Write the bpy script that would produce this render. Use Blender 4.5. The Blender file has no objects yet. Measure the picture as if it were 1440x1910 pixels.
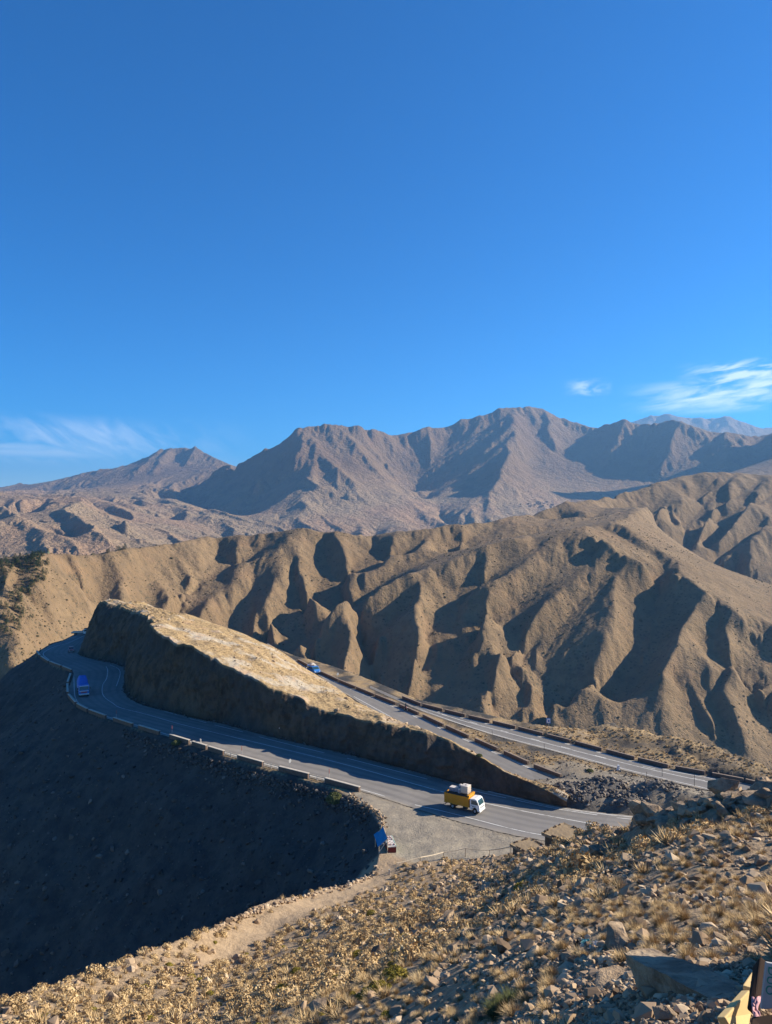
import bpy, bmesh, math, random
import numpy as np
from mathutils import Vector, Matrix, noise as mnoise

S = bpy.context.scene
COL = S.collection
R = math.radians

# ------------------------------------------------------------------ camera, sky, sun, exposure
F = 1379.0                     # focal length in photograph pixels (26 mm on a 36 mm tall frame)
CAMZ = 46.0                    # the viewpoint stands 46 m above the road
cam = bpy.data.cameras.new('camera')
cam.sensor_fit = 'VERTICAL'; cam.sensor_height = 36.0; cam.lens = 26.0
cam.clip_start = 0.1; cam.clip_end = 200000.0
co = bpy.data.objects.new('camera', cam); COL.objects.link(co)
co.location = (0, 0, CAMZ); co.rotation_euler = (R(90), 0, 0)
S.camera = co

SUN_AZ, SUN_EL = 75.0, 26.5    # clockwise from the view direction / above the horizon
L = Vector((math.sin(R(SUN_AZ)) * math.cos(R(SUN_EL)), math.cos(R(SUN_AZ)) * math.cos(R(SUN_EL)), math.sin(R(SUN_EL))))
sun = bpy.data.lights.new('sun', 'SUN'); sun.energy = 5.0; sun.angle = R(0.5); sun.color = (1.0, 0.90, 0.73)
so = bpy.data.objects.new('sun', sun); COL.objects.link(so)
so.rotation_euler = (-L).to_track_quat('-Z', 'Y').to_euler(); so.location = (300, 80, 300)

S.view_settings.view_transform = 'Standard'; S.view_settings.look = 'None'
S.view_settings.exposure = 1.17; S.view_settings.gamma = 1.0; S.view_settings.use_curve_mapping = False

W = bpy.data.worlds.new('World'); S.world = W; W.use_nodes = True
nt = W.node_tree; nt.nodes.clear()
def wn(t): return nt.nodes.new(t)
wo = wn('ShaderNodeOutputWorld'); bg = wn('ShaderNodeBackground'); sky = wn('ShaderNodeTexSky')
sky.sky_type = 'NISHITA'; sky.sun_disc = False
sky.sun_elevation = R(SUN_EL); sky.sun_rotation = R(SUN_AZ)
sky.altitude = 2200; sky.air_density = 1.0; sky.dust_density = 0.15; sky.ozone_density = 3.5
bg.inputs['Strength'].default_value = 0.068
# thin cirrus, placed by direction on the sky itself
tc = wn('ShaderNodeTexCoord'); sep = wn('ShaderNodeSeparateXYZ'); nt.links.new(tc.outputs['Generated'], sep.inputs[0])
def wmath(op, a, b=None, c=None):
    n = wn('ShaderNodeMath'); n.operation = op
    for i, v in enumerate((a, b, c)):
        if v is None: continue
        if isinstance(v, (int, float)): n.inputs[i].default_value = v
        else: nt.links.new(v, n.inputs[i])
    return n.outputs[0]
az = wmath('ARCTAN2', sep.outputs[0], sep.outputs[1])
el = wmath('ARCSINE', sep.outputs[2])
def sstep(v, a, b):
    n = wn('ShaderNodeMapRange'); n.interpolation_type = 'SMOOTHSTEP'
    nt.links.new(v, n.inputs[0]); n.inputs[1].default_value = a; n.inputs[2].default_value = b
    return n.outputs[0]
def band(v, a, b, c, d): return wmath('MULTIPLY', sstep(v, a, b), wmath('SUBTRACT', 1.0, sstep(v, c, d)))
def cloud(azr, elr, sx, sz, shear, lo, hi, amount, seed, det=6):
    comb = wn('ShaderNodeCombineXYZ')
    nt.links.new(wmath('ADD', wmath('MULTIPLY', az, sx), wmath('MULTIPLY', el, shear)), comb.inputs[0])
    nt.links.new(wmath('MULTIPLY', el, sz), comb.inputs[1]); comb.inputs[2].default_value = seed
    no = wn('ShaderNodeTexNoise'); no.inputs['Scale'].default_value = 1.0; no.inputs['Detail'].default_value = det
    no.inputs['Roughness'].default_value = 0.55; no.inputs['Distortion'].default_value = 0.5
    nt.links.new(comb.outputs[0], no.inputs['Vector'])
    m = wmath('MULTIPLY', sstep(no.outputs[0], lo, hi), wmath('MULTIPLY', band(az, *[R(x) for x in azr]), band(el, *[R(x) for x in elr])))
    return wmath('MULTIPLY', m, amount)
clouds = [
    cloud((17, 24, 40, 60), (6.7, 7.8, 8.6, 9.6), 16, 60, -40, 0.36, 0.7, 0.85, 3.0),     # broad streak on the right
    cloud((21, 25, 40, 60), (8.4, 9.3, 9.9, 10.8), 30, 90, -60, 0.40, 0.65, 0.7, 8.0),
    cloud((13.2, 15.2, 15.8, 17.2), (8.5, 9.0, 9.3, 10.0), 40, 110, -40, 0.34, 0.66, 0.55, 5.5),
    cloud((-60, -40, -18, -9), (3.0, 4.2, 5.4, 7.2), 26, 22, 30, 0.36, 0.8, 0.6, 1.5),    # veil on the left
    cloud((-60, -40, -24, -17), (3.6, 4.2, 4.6, 5.3), 10, 50, 0, 0.3, 0.65, 0.4, 9.5),
]
tot = clouds[0]
for c in clouds[1:]: tot = wmath('MAXIMUM', tot, c)
hsv = wn('ShaderNodeHueSaturation'); hsv.inputs['Saturation'].default_value = 1.92; hsv.inputs['Value'].default_value = 1.15; hsv.inputs['Hue'].default_value = 0.508
nt.links.new(sky.outputs[0], hsv.inputs['Color'])
mixc = wn('ShaderNodeMix'); mixc.data_type = 'RGBA'
nt.links.new(tot, mixc.inputs['Factor']); nt.links.new(hsv.outputs[0], mixc.inputs[6]); mixc.inputs[7].default_value = (8.5, 9.2, 10.0, 1)
nt.links.new(mixc.outputs[2], bg.inputs['Color']); nt.links.new(bg.outputs[0], wo.inputs[0])
S.cycles.use_denoising = True
S.cycles.volume_bounces = 0; S.cycles.max_bounces = 5; S.cycles.diffuse_bounces = 3; S.cycles.glossy_bounces = 2
S.cycles.volume_max_steps = 64

# ------------------------------------------------------------------ small helpers
def uq(px, py): return (px - 720.0) / F, (py - 955.0) / F
def P3(px, py, D):                        # a point seen at a photograph pixel, D metres out along the view axis
    u, q = uq(px, py); return (u * D, D, CAMZ - q * D)
def PG(px, py, z=0.0):                    # the same for a point at height z
    u, q = uq(px, py); D = (CAMZ - z) / q; return (u * D, D, z)
def struct(o, kind='structure'):
    o['kind'] = kind; return o
def tag(o, label, cat, group=None):
    o['label'] = label; o['category'] = cat
    if group: o['group'] = group
    return o
def mesh_np(name, V, Fq, mat=None, smooth=True, parent=None):
    me = bpy.data.meshes.new(name)
    V = np.asarray(V, np.float32); Fq = np.asarray(Fq, np.int32)
    k = Fq.shape[1]
    me.vertices.add(len(V)); me.vertices.foreach_set('co', V.ravel())
    me.loops.add(Fq.size); me.loops.foreach_set('vertex_index', Fq.ravel())
    me.polygons.add(len(Fq)); me.polygons.foreach_set('loop_start', np.arange(0, Fq.size, k, dtype=np.int32))
    try: me.polygons.foreach_set('loop_total', np.full(len(Fq), k, np.int32))
    except Exception: pass
    me.polygons.foreach_set('use_smooth', np.full(len(Fq), bool(smooth)))
    me.update(calc_edges=True); me.validate()
    if mat: me.materials.append(mat)
    o = bpy.data.objects.new(name, me); COL.objects.link(o)
    if parent: o.parent = parent
    return o
def grid_faces(n, m):
    i = np.arange(n * m, dtype=np.int32).reshape(n, m)
    return np.stack([i[:-1, :-1].ravel(), i[:-1, 1:].ravel(), i[1:, 1:].ravel(), i[1:, :-1].ravel()], 1)
def fattr(o, name, arr):
    a = o.data.attributes.new(name, 'FLOAT', 'POINT'); a.data.foreach_set('value', np.asarray(arr, np.float32).ravel())

def catmull(P, step):
    P = np.asarray(P, float)
    if len(P) < 2: return P
    Q = np.vstack([2 * P[0] - P[1], P, 2 * P[-1] - P[-2]])
    out = []
    for i in range(1, len(Q) - 2):
        p0, p1, p2, p3 = Q[i - 1], Q[i], Q[i + 1], Q[i + 2]
        n = max(2, int(np.linalg.norm((p2 - p1)[:2]) / step) + 1)
        t = np.linspace(0, 1, n, endpoint=False)[:, None]
        out.append(0.5 * (2 * p1 + (p2 - p0) * t + (2 * p0 - 5 * p1 + 4 * p2 - p3) * t ** 2 + (3 * p1 - p0 - 3 * p2 + p3) * t ** 3))
    out.append(P[-1:])
    return np.vstack(out)

# numpy value noise (smooth, tileless) and fractal sums
def _hash(ix, iy, seed):
    h = (ix.astype(np.int64) * 374761393 + iy.astype(np.int64) * 668265263 + seed * 974634777) & 0xffffffff
    h = ((h ^ (h >> 13)) * 1274126177) & 0xffffffff
    h = (h ^ (h >> 16)) & 0xffffff
    return h / float(0xffffff)
def vnoise(x, y, seed=0):
    x = np.asarray(x, float); y = np.asarray(y, float)
    ix = np.floor(x); iy = np.floor(y); fx = x - ix; fy = y - iy
    fx = fx * fx * fx * (fx * (fx * 6 - 15) + 10); fy = fy * fy * fy * (fy * (fy * 6 - 15) + 10)
    a = _hash(ix, iy, seed); b = _hash(ix + 1, iy, seed); c = _hash(ix, iy + 1, seed); d = _hash(ix + 1, iy + 1, seed)
    return (a + (b - a) * fx + (c - a) * fy + (a - b - c + d) * fx * fy) * 2 - 1
def fbm(x, y, oct=4, seed=0, rough=0.5):
    s = 0; a = 1.0; n = 0
    for o in range(oct):
        s = s + a * vnoise(x * 2 ** o + 17.3 * o, y * 2 ** o - 9.1 * o, seed + o); n += a; a *= rough
    return s / n
def ridged(x, y, oct=4, seed=0, rough=0.5):
    s = 0; a = 1.0; n = 0
    for o in range(oct):
        s = s + a * (1 - np.abs(vnoise(x * 2 ** o + 7.7 * o, y * 2 ** o + 3.1 * o, seed + o)) * 2); n += a; a *= rough
    return s / n

# harmonic surface through traced ridge and valley lines, on a grid of (X/Y, ln Y)
class Field:
    def __init__(f, s0, s1, ds, D0, D1, dt):
        f.ds, f.dt = ds, dt
        f.s = np.arange(s0, s1 + ds / 2, ds); f.t = np.arange(math.log(D0), math.log(D1) + dt / 2, dt)
        f.n, f.m = len(f.t), len(f.s)
        f.mask = np.zeros((f.n, f.m), bool); f.val = np.zeros((f.n, f.m))
        f.Y = np.exp(f.t)[:, None] * np.ones((1, f.m)); f.X = f.s[None, :] * f.Y
    def line(f, pts):                      # pts: (u, D, z)
        p = np.array([(a, math.log(b), c) for a, b, c in pts])
        c = catmull(p, min(f.ds, f.dt) * 0.5)
        j = np.rint((c[:, 0] - f.s[0]) / f.ds).astype(int); i = np.rint((c[:, 1] - f.t[0]) / f.dt).astype(int)
        ok = (i >= 0) & (i < f.n) & (j >= 0) & (j < f.m)
        f.mask[i[ok], j[ok]] = True; f.val[i[ok], j[ok]] = c[ok, 2]
    def px(f, pts):                        # pts: (px, py, D)
        f.line([(uq(a, b)[0], D, CAMZ - uq(a, b)[1] * D) for a, b, D in pts])
    def solve(f, iters=90):
        levels = [(f.mask, f.val)]
        while min(levels[-1][0].shape) > 12:
            m, v = levels[-1]; n0, m0 = m.shape
            pm = np.zeros((n0 + n0 % 2, m0 + m0 % 2)); pv = pm.copy(); pm[:n0, :m0] = m; pv[:n0, :m0] = v * m
            c = pm.reshape(pm.shape[0] // 2, 2, -1, 2).sum((1, 3)); w = pv.reshape(pm.shape[0] // 2, 2, -1, 2).sum((1, 3))
            levels.append((c > 0, w / np.maximum(c, 1)))
        z = None
        wx = 1 / f.ds ** 2; wy = 1 / f.dt ** 2
        for m, v in levels[::-1]:
            if z is None: z = np.full(m.shape, v[m].mean())
            else:
                z = np.repeat(np.repeat(z, 2, 0), 2, 1)[:m.shape[0], :m.shape[1]]
            z[m] = v[m]
            for k in range(iters):
                p = np.pad(z, 1, mode='edge')
                zz = (wx * (p[1:-1, :-2] + p[1:-1, 2:]) + wy * (p[:-2, 1:-1] + p[2:, 1:-1])) / (2 * wx + 2 * wy)
                z = np.where(m, v, zz)
        f.z = z; return z
def blur(z, n):
    for k in range(n):
        p = np.pad(z, 1, mode='edge')
        z = (4 * z + 2 * (p[1:-1, :-2] + p[1:-1, 2:] + p[:-2, 1:-1] + p[2:, 1:-1]) + p[:-2, :-2] + p[:-2, 2:] + p[2:, :-2] + p[2:, 2:]) / 16
    return z
def erode(f, z, batches, npart, steps, seed=1, k_er=0.35, k_dep=0.25, cap=4.0, weight=None, gain=0.4):
    """water droplets run down the surface in batches and carve rills"""
    rng = np.random.default_rng(seed)
    cell = f.Y * f.ds                      # metres per column step
    h = z / cell                           # height in cells (slopes are scale free)
    asp = f.ds / f.dt
    n, m = z.shape
    for b in range(batches):
        i = rng.uniform(2, n - 3, npart); j = rng.uniform(2, m - 3, npart)
        vx = np.zeros(npart); vy = np.zeros(npart); sed = np.zeros(npart); wat = np.ones(npart); spd = np.ones(npart)
        zz = h * cell
        gx = np.zeros_like(z); gy = np.zeros_like(z)
        gx[:, 1:-1] = (zz[:, 2:] - zz[:, :-2]) / (2 * cell[:, 1:-1])
        gy[1:-1] = (zz[2:] - zz[:-2]) / (2 * f.Y[1:-1] * f.dt)
        hl = h.copy().ravel(); cf = cell.ravel()
        delta = np.zeros(n * m)
        ii = i.astype(int); jj = j.astype(int); idx = ii * m + jj
        gxr, gyr = gx.ravel(), gy.ravel()
        for st in range(steps):
            vx = vx * 0.25 - gxr[idx]; vy = vy * 0.25 - gyr[idx]
            l = np.sqrt(vx * vx + vy * vy) + 1e-6
            dx = vx / l; dy = vy / l
            vx = dx * np.minimum(l, 1); vy = dy * np.minimum(l, 1)
            i2 = np.clip(i + dy * asp, 1, n - 2); j2 = np.clip(j + dx, 1, m - 2)
            idx2 = i2.astype(int) * m + j2.astype(int)
            dh = (hl[idx2] * cf[idx2] - hl[idx] * cf[idx]) / cf[idx]
            down = np.maximum(-dh, 0.0)
            c = np.maximum(down, 0.02) * wat * cap * 0.25
            ero = np.where((sed < c) & (dh < 0), np.minimum((c - sed) * k_er, down * 0.6), 0)
            dep = np.where(dh >= 0, np.minimum(sed, dh), np.where(sed > c, (sed - c) * k_dep, 0))
            a = dep - ero
            if weight is not None: a = a * weight[idx]
            np.add.at(delta, idx, a * gain)
            sed = sed + ero - dep; wat *= 0.985
            i, j, idx = i2, j2, idx2
        d = delta.reshape(n, m)
        d = np.clip(d, -1.2, 0.8)
        d = blur(d, 1)
        h = h + d
    return h * cell

class Coarse:
    def __init__(c, f, k):
        c.n, c.m = f.n // k, f.m // k; c.k = k; c.ds, c.dt = f.ds * k, f.dt * k
        c.Y = f.Y[:c.n * k, :c.m * k].reshape(c.n, k, c.m, k).mean((1, 3))
def upsample(a, n, m):
    i = np.clip((np.arange(n) + 0.5) * a.shape[0] / n - 0.5, 0, a.shape[0] - 1.001); j = np.clip((np.arange(m) + 0.5) * a.shape[1] / m - 0.5, 0, a.shape[1] - 1.001)
    i0 = i.astype(int); j0 = j.astype(int); fi = (i - i0)[:, None]; fj = (j - j0)[None]
    return a[i0][:, j0] * (1 - fi) * (1 - fj) + a[i0][:, j0 + 1] * (1 - fi) * fj + a[i0 + 1][:, j0] * fi * (1 - fj) + a[i0 + 1][:, j0 + 1] * fi * fj
def erode_multi(f, z, levels, seed):
    """large water courses first, then ever finer rills"""
    for q, (k, b, npart, steps, gain) in enumerate(levels):
        if k == 1: z = erode(f, z, b, npart, steps, seed + q, gain=gain); continue
        c = Coarse(f, k); zc = z[:c.n * k, :c.m * k].reshape(c.n, k, c.m, k).mean((1, 3))
        d = erode(c, zc, b, npart, steps, seed + q, gain=gain) - zc
        z = z + upsample(d, f.n, f.m)
    return z

# ------------------------------------------------------------------ materials
class NB:                                   # small node builder
    def __init__(b, name, rough=0.95, spec=0.15):
        b.m = bpy.data.materials.new(name); b.m.use_nodes = True
        b.t = b.m.node_tree; b.p = b.t.nodes['Principled BSDF']
        b.p.inputs['Roughness'].default_value = rough; b.p.inputs['Specular IOR Level'].default_value = spec
        b._co = None
    def node(b, t): return b.t.nodes.new(t)
    def put(b, v, s):
        if isinstance(v, (int, float)): s.default_value = v
        elif isinstance(v, tuple): s.default_value = (*v, 1) if len(v) == 3 else v
        else: b.t.links.new(v, s)
    def co(b, obj=False):
        n = b.node('ShaderNodeTexCoord') if obj else b.node('ShaderNodeNewGeometry')
        return n.outputs['Object'] if obj else n.outputs['Position']
    def scaled(b, v, sx, sy=None, sz=None):
        n = b.node('ShaderNodeVectorMath'); n.operation = 'MULTIPLY'; b.put(v, n.inputs[0])
        n.inputs[1].default_value = (sx, sy if sy is not None else sx, sz if sz is not None else sx); return n.outputs[0]
    def noise(b, v, scale, det=4, rough=0.55, dist=0.0):
        n = b.node('ShaderNodeTexNoise'); b.put(v, n.inputs['Vector']); n.inputs['Scale'].default_value = scale
        n.inputs['Detail'].default_value = det; n.inputs['Roughness'].default_value = rough; n.inputs['Distortion'].default_value = dist
        return n.outputs[0]
    def voro(b, v, scale, feat='F1', out=0):
        n = b.node('ShaderNodeTexVoronoi'); n.feature = feat; b.put(v, n.inputs['Vector']); n.inputs['Scale'].default_value = scale
        return n.outputs[out]
    def math(b, op, x, y=0.0):
        n = b.node('ShaderNodeMath'); n.operation = op; b.put(x, n.inputs[0]); b.put(y, n.inputs[1]); return n.outputs[0]
    def step(b, v, lo, hi):
        n = b.node('ShaderNodeMapRange'); n.interpolation_type = 'SMOOTHSTEP'; b.put(v, n.inputs[0])
        n.inputs[1].default_value = lo; n.inputs[2].default_value = hi; return n.outputs[0]
    def mix(b, f, x, y):
        n = b.node('ShaderNodeMix'); n.data_type = 'RGBA'; b.put(f, n.inputs['Factor']); b.put(x, n.inputs[6]); b.put(y, n.inputs[7]); return n.outputs[2]
    def attr(b, name):
        n = b.node('ShaderNodeAttribute'); n.attribute_name = name; return n.outputs['Fac']
    def rnd(b):
        return b.node('ShaderNodeObjectInfo').outputs['Random']
    def sepz(b, v, k=2):
        n = b.node('ShaderNodeSeparateXYZ'); b.put(v, n.inputs[0]); return n.outputs[k]
    def bump(b, h, dist, strength=1.0):
        n = b.node('ShaderNodeBump'); b.put(h, n.inputs['Height']); n.inputs['Distance'].default_value = dist; n.inputs['Strength'].default_value = strength
        b.t.links.new(n.outputs[0], b.p.inputs['Normal'])
    def done(b, col):
        b.put(col, b.p.inputs['Base Color']); return b.m
def plain(name, col, rough=0.7, spec=0.3, var=0.12, scale=6.0, metal=0.0):
    b = NB(name, rough, spec); b.p.inputs['Metallic'].default_value = metal
    n = b.noise(b.co(), scale, 4)
    lo = tuple(max(0, c * (1 - var)) for c in col); hi = tuple(min(1, c * (1 + var)) for c in col)
    return b.done(b.mix(n, lo, hi))

def mat_hills():
    b = NB('hill_soil'); p = b.co()
    n1 = b.noise(p, 0.012, 5, 0.6); n2 = b.noise(p, 0.09, 5, 0.65); n3 = b.noise(p, 0.6, 3, 0.7)
    c = b.mix(b.step(n1, 0.35, 0.65), (0.192, 0.126, 0.068), (0.236, 0.160, 0.089))
    c = b.mix(b.step(n2, 0.42, 0.7), c, (0.155, 0.108, 0.062))
    c = b.mix(b.math('MULTIPLY', b.step(b.noise(p, 0.02, 4), 0.55, 0.72), 0.35), c, (0.30, 0.18, 0.10))
    c = b.mix(b.math('MULTIPLY', b.step(n3, 0.45, 0.75), 0.5), c, (0.165, 0.122, 0.07))
    sp = b.voro(p, 0.22)                      # low scrub dotted over the slopes
    c = b.mix(b.math('MULTIPLY', b.math('MULTIPLY', b.step(b.math('SUBTRACT', 0.32, sp), 0.0, 0.09), b.step(b.noise(p, 0.03, 2), 0.42, 0.58)), 0.75), c, (0.085, 0.07, 0.042))
    h = b.math('ADD', b.math('MULTIPLY', n2, 3.0), n3)
    b.bump(h, 1.5, 0.8)
    return b.done(c)
def mat_mountains():
    b = NB('mountain_rock'); p = b.co(); z = b.sepz(p)
    n1 = b.noise(p, 0.0022, 6, 0.6); n2 = b.noise(p, 0.012, 6, 0.7); n3 = b.noise(p, 0.06, 4, 0.7)
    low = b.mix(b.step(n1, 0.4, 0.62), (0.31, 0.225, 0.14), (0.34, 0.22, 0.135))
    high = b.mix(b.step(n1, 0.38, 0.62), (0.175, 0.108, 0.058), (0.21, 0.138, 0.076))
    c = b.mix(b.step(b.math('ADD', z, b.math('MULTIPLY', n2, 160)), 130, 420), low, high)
    c = b.mix(b.math('MULTIPLY', b.step(n2, 0.45, 0.7), 0.55), c, (0.15, 0.108, 0.08))
    c = b.mix(b.math('MULTIPLY', b.step(n3, 0.62, 0.78), 0.2), c, (0.36, 0.29, 0.21))
    b.bump(b.math('ADD', b.math('MULTIPLY', n2, 2.5), n3), 22, 0.9)
    return b.done(c)
def mat_near():
    b = NB('pass_ground'); p = b.co()
    n1 = b.noise(p, 0.35, 5, 0.65); n2 = b.noise(p, 2.6, 5, 0.7); n3 = b.noise(p, 11, 3, 0.7); n0 = b.noise(p, 0.06, 4, 0.6)
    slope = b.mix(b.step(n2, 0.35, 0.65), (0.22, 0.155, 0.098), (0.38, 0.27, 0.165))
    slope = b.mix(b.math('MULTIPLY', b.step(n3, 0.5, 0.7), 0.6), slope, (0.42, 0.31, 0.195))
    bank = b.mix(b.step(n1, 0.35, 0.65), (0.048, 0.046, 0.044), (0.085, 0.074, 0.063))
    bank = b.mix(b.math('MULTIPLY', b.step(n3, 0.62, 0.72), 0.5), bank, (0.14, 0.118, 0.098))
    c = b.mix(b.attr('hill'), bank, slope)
    gr = b.mix(b.step(n1, 0.4, 0.62), (0.26, 0.222, 0.172), (0.34, 0.288, 0.215))
    gr = b.mix(b.math('MULTIPLY', b.step(n2, 0.45, 0.7), 0.5), gr, (0.19, 0.165, 0.135))
    c = b.mix(b.attr('gravel'), c, gr)
    st = b.mix(b.step(n2, 0.35, 0.62), (0.245, 0.165, 0.085), (0.43, 0.30, 0.155))
    st = b.mix(b.math('MULTIPLY', b.step(n1, 0.48, 0.6), 0.6), st, (0.225, 0.18, 0.135))
    c = b.mix(b.attr('straw'), c, st)
    sp = b.mix(b.step(n2, 0.35, 0.65), (0.055, 0.053, 0.052), (0.15, 0.14, 0.13))
    c = b.mix(b.attr('spoil'), c, sp)
    pa = b.mix(b.step(n2, 0.3, 0.7), (0.33, 0.235, 0.145), (0.40, 0.29, 0.185))
    c = b.mix(b.attr('path'), c, pa)
    b.bump(b.math('ADD', n2, b.math('MULTIPLY', n3, 0.35)), 0.22, 0.8)
    return b.done(c)
def mat_cut():
    b = NB('cut_rock'); p = b.co()
    n1 = b.noise(b.scaled(p, 0.42, 0.42, 0.26), 1.0, 5, 0.65); n2 = b.noise(p, 1.4, 5, 0.7); n3 = b.noise(p, 0.05, 3)
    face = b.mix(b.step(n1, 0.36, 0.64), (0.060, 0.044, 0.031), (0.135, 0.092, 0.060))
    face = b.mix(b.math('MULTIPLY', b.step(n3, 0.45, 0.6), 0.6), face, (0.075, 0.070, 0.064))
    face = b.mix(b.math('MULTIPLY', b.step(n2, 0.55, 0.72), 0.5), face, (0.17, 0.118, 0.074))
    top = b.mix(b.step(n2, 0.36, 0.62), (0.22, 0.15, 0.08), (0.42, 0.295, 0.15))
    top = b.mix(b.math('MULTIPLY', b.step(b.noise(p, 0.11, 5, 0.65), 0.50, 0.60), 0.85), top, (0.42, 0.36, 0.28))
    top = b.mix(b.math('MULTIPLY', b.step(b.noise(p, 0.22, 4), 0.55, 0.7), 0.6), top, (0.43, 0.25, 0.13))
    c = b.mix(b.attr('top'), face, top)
    b.bump(b.math('ADD', n1, b.math('MULTIPLY', n2, 0.5)), 0.7, 0.9)
    return b.done(c)
def mat_asphalt():
    b = NB('asphalt', 0.85, 0.25); p = b.co()
    n = b.noise(p, 0.5, 5, 0.6); n2 = b.noise(p, 14, 2)
    along = b.noise(b.scaled(p, 0.05, 0.05, 0.05), 1.0, 4, 0.6)
    c = b.mix(b.step(n, 0.3, 0.7), (0.225, 0.203, 0.18), (0.27, 0.245, 0.215))
    c = b.mix(b.math('MULTIPLY', b.step(along, 0.42, 0.6), 0.5), c, (0.20, 0.185, 0.17))
    c = b.mix(b.math('MULTIPLY', b.attr('track'), 0.55), c, (0.105, 0.10, 0.096))
    c = b.mix(b.math('MULTIPLY', n2, 0.22), c, (0.12, 0.115, 0.11))
    v = b.voro(b.scaled(p, 0.10, 0.10, 0.10), 1.0, 'F1', 1)
    sx = b.sepz(v, 0)
    c = b.mix(b.math('MULTIPLY', b.step(sx, 0.72, 0.74), 0.28), c, (0.12, 0.112, 0.105))
    c = b.mix(b.math('MULTIPLY', b.attr('dust'), b.step(n, 0.3, 0.65)), c, (0.33, 0.275, 0.205))
    b.bump(n2, 0.01, 0.5)
    return b.done(c)
M = {}
M['hills'] = mat_hills(); M['mountains'] = mat_mountains(); M['near'] = mat_near(); M['cut'] = mat_cut(); M['asphalt'] = mat_asphalt()
def mat_line():
    b = NB('road_paint', 0.75, 0.2); p = b.co(); n = b.noise(p, 1.1, 5, 0.7); n2 = b.noise(p, 0.12, 3)
    c = b.mix(b.step(b.math('ADD', n, b.math('MULTIPLY', n2, 0.5)), 0.52, 0.78), (0.26, 0.24, 0.21), (0.66, 0.64, 0.59)); return b.done(c)
M['line'] = mat_line()

# ------------------------------------------------------------------ the hills across the valley (0.3 - 1.8 km)
def interp(x, xs, ys): return float(np.interp(x, xs, ys))
SK_A = [(-160, 1058), (0, 1046), (25, 1040), (62, 1031), (92, 1027), (150, 1031), (190, 1031), (235, 1020), (280, 1010), (350, 1000), (390, 992), (435, 994), (480, 990), (540, 984),
        (575, 980), (630, 986), (665, 991), (700, 994), (720, 992), (770, 985), (820, 979), (870, 972), (915, 971), (940, 962), (1000, 955), (1045, 935)]
AX = [-160, 0, 90, 250, 400, 720, 820, 870, 940, 1000, 1045]; AD = [600, 640, 700, 850, 1000, 1000, 1030, 1060, 1120, 1250, 1340]
def DA(px, py, d=0.0, m=0.5):
    qc = (interp(px, [a for a, b in SK_A], [b for a, b in SK_A]) - 955) / F; q = (py - 955) / F
    return interp(px, AX, AD) * (qc + m) / (q + m) * (1 + d)
def DB(px, py, d=0.0): return 920 * 0.5645 / ((py - 955) / F + 0.55) * (1 + d)
def DC(px, py, d=0.0): return 1600 * 0.446 / ((py - 955) / F + 0.5) * (1 + d)
def ramp(pts, fn, d, r0=0.30, ext=False):             # a spur (d < 0) or gully (d > 0) that deepens away from the crest it starts on
    n = len(pts); out = []
    for i, (a, b) in enumerate(pts):
        t = i / max(1, n - 1)
        g = min(1.0, t * 1.5) if d > 0 else min(1.0, r0 + t * 1.3)
        if d < 0 and fn is DB and pts[-1][1] > 1200 and t > 0.65: g *= 1 - 0.65 * (t - 0.65) / 0.35   # toes die out on the valley floor
        if d > 0: g = g * g * (3 - 2 * g) * 0.92 + 0.08
        out.append((a, b, fn(a, b, d * g)))
    if ext and pts[-1][1] > 1095 and d > 0:          # carry the line on to the foot of the slope
        (a0, b0), (a1, b1) = pts[-2], pts[-1]
        k = max(-0.5, min(0.5, 0.5 * (a1 - a0) / max(12.0, b1 - b0)))
        bb = b1
        while bb < 1450:
            bb += 40; a1 += k * 40; out.append((a1, bb, fn(a1, bb, d * (0.75 if bb < 1400 else 0.45))))
    return out

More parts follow.
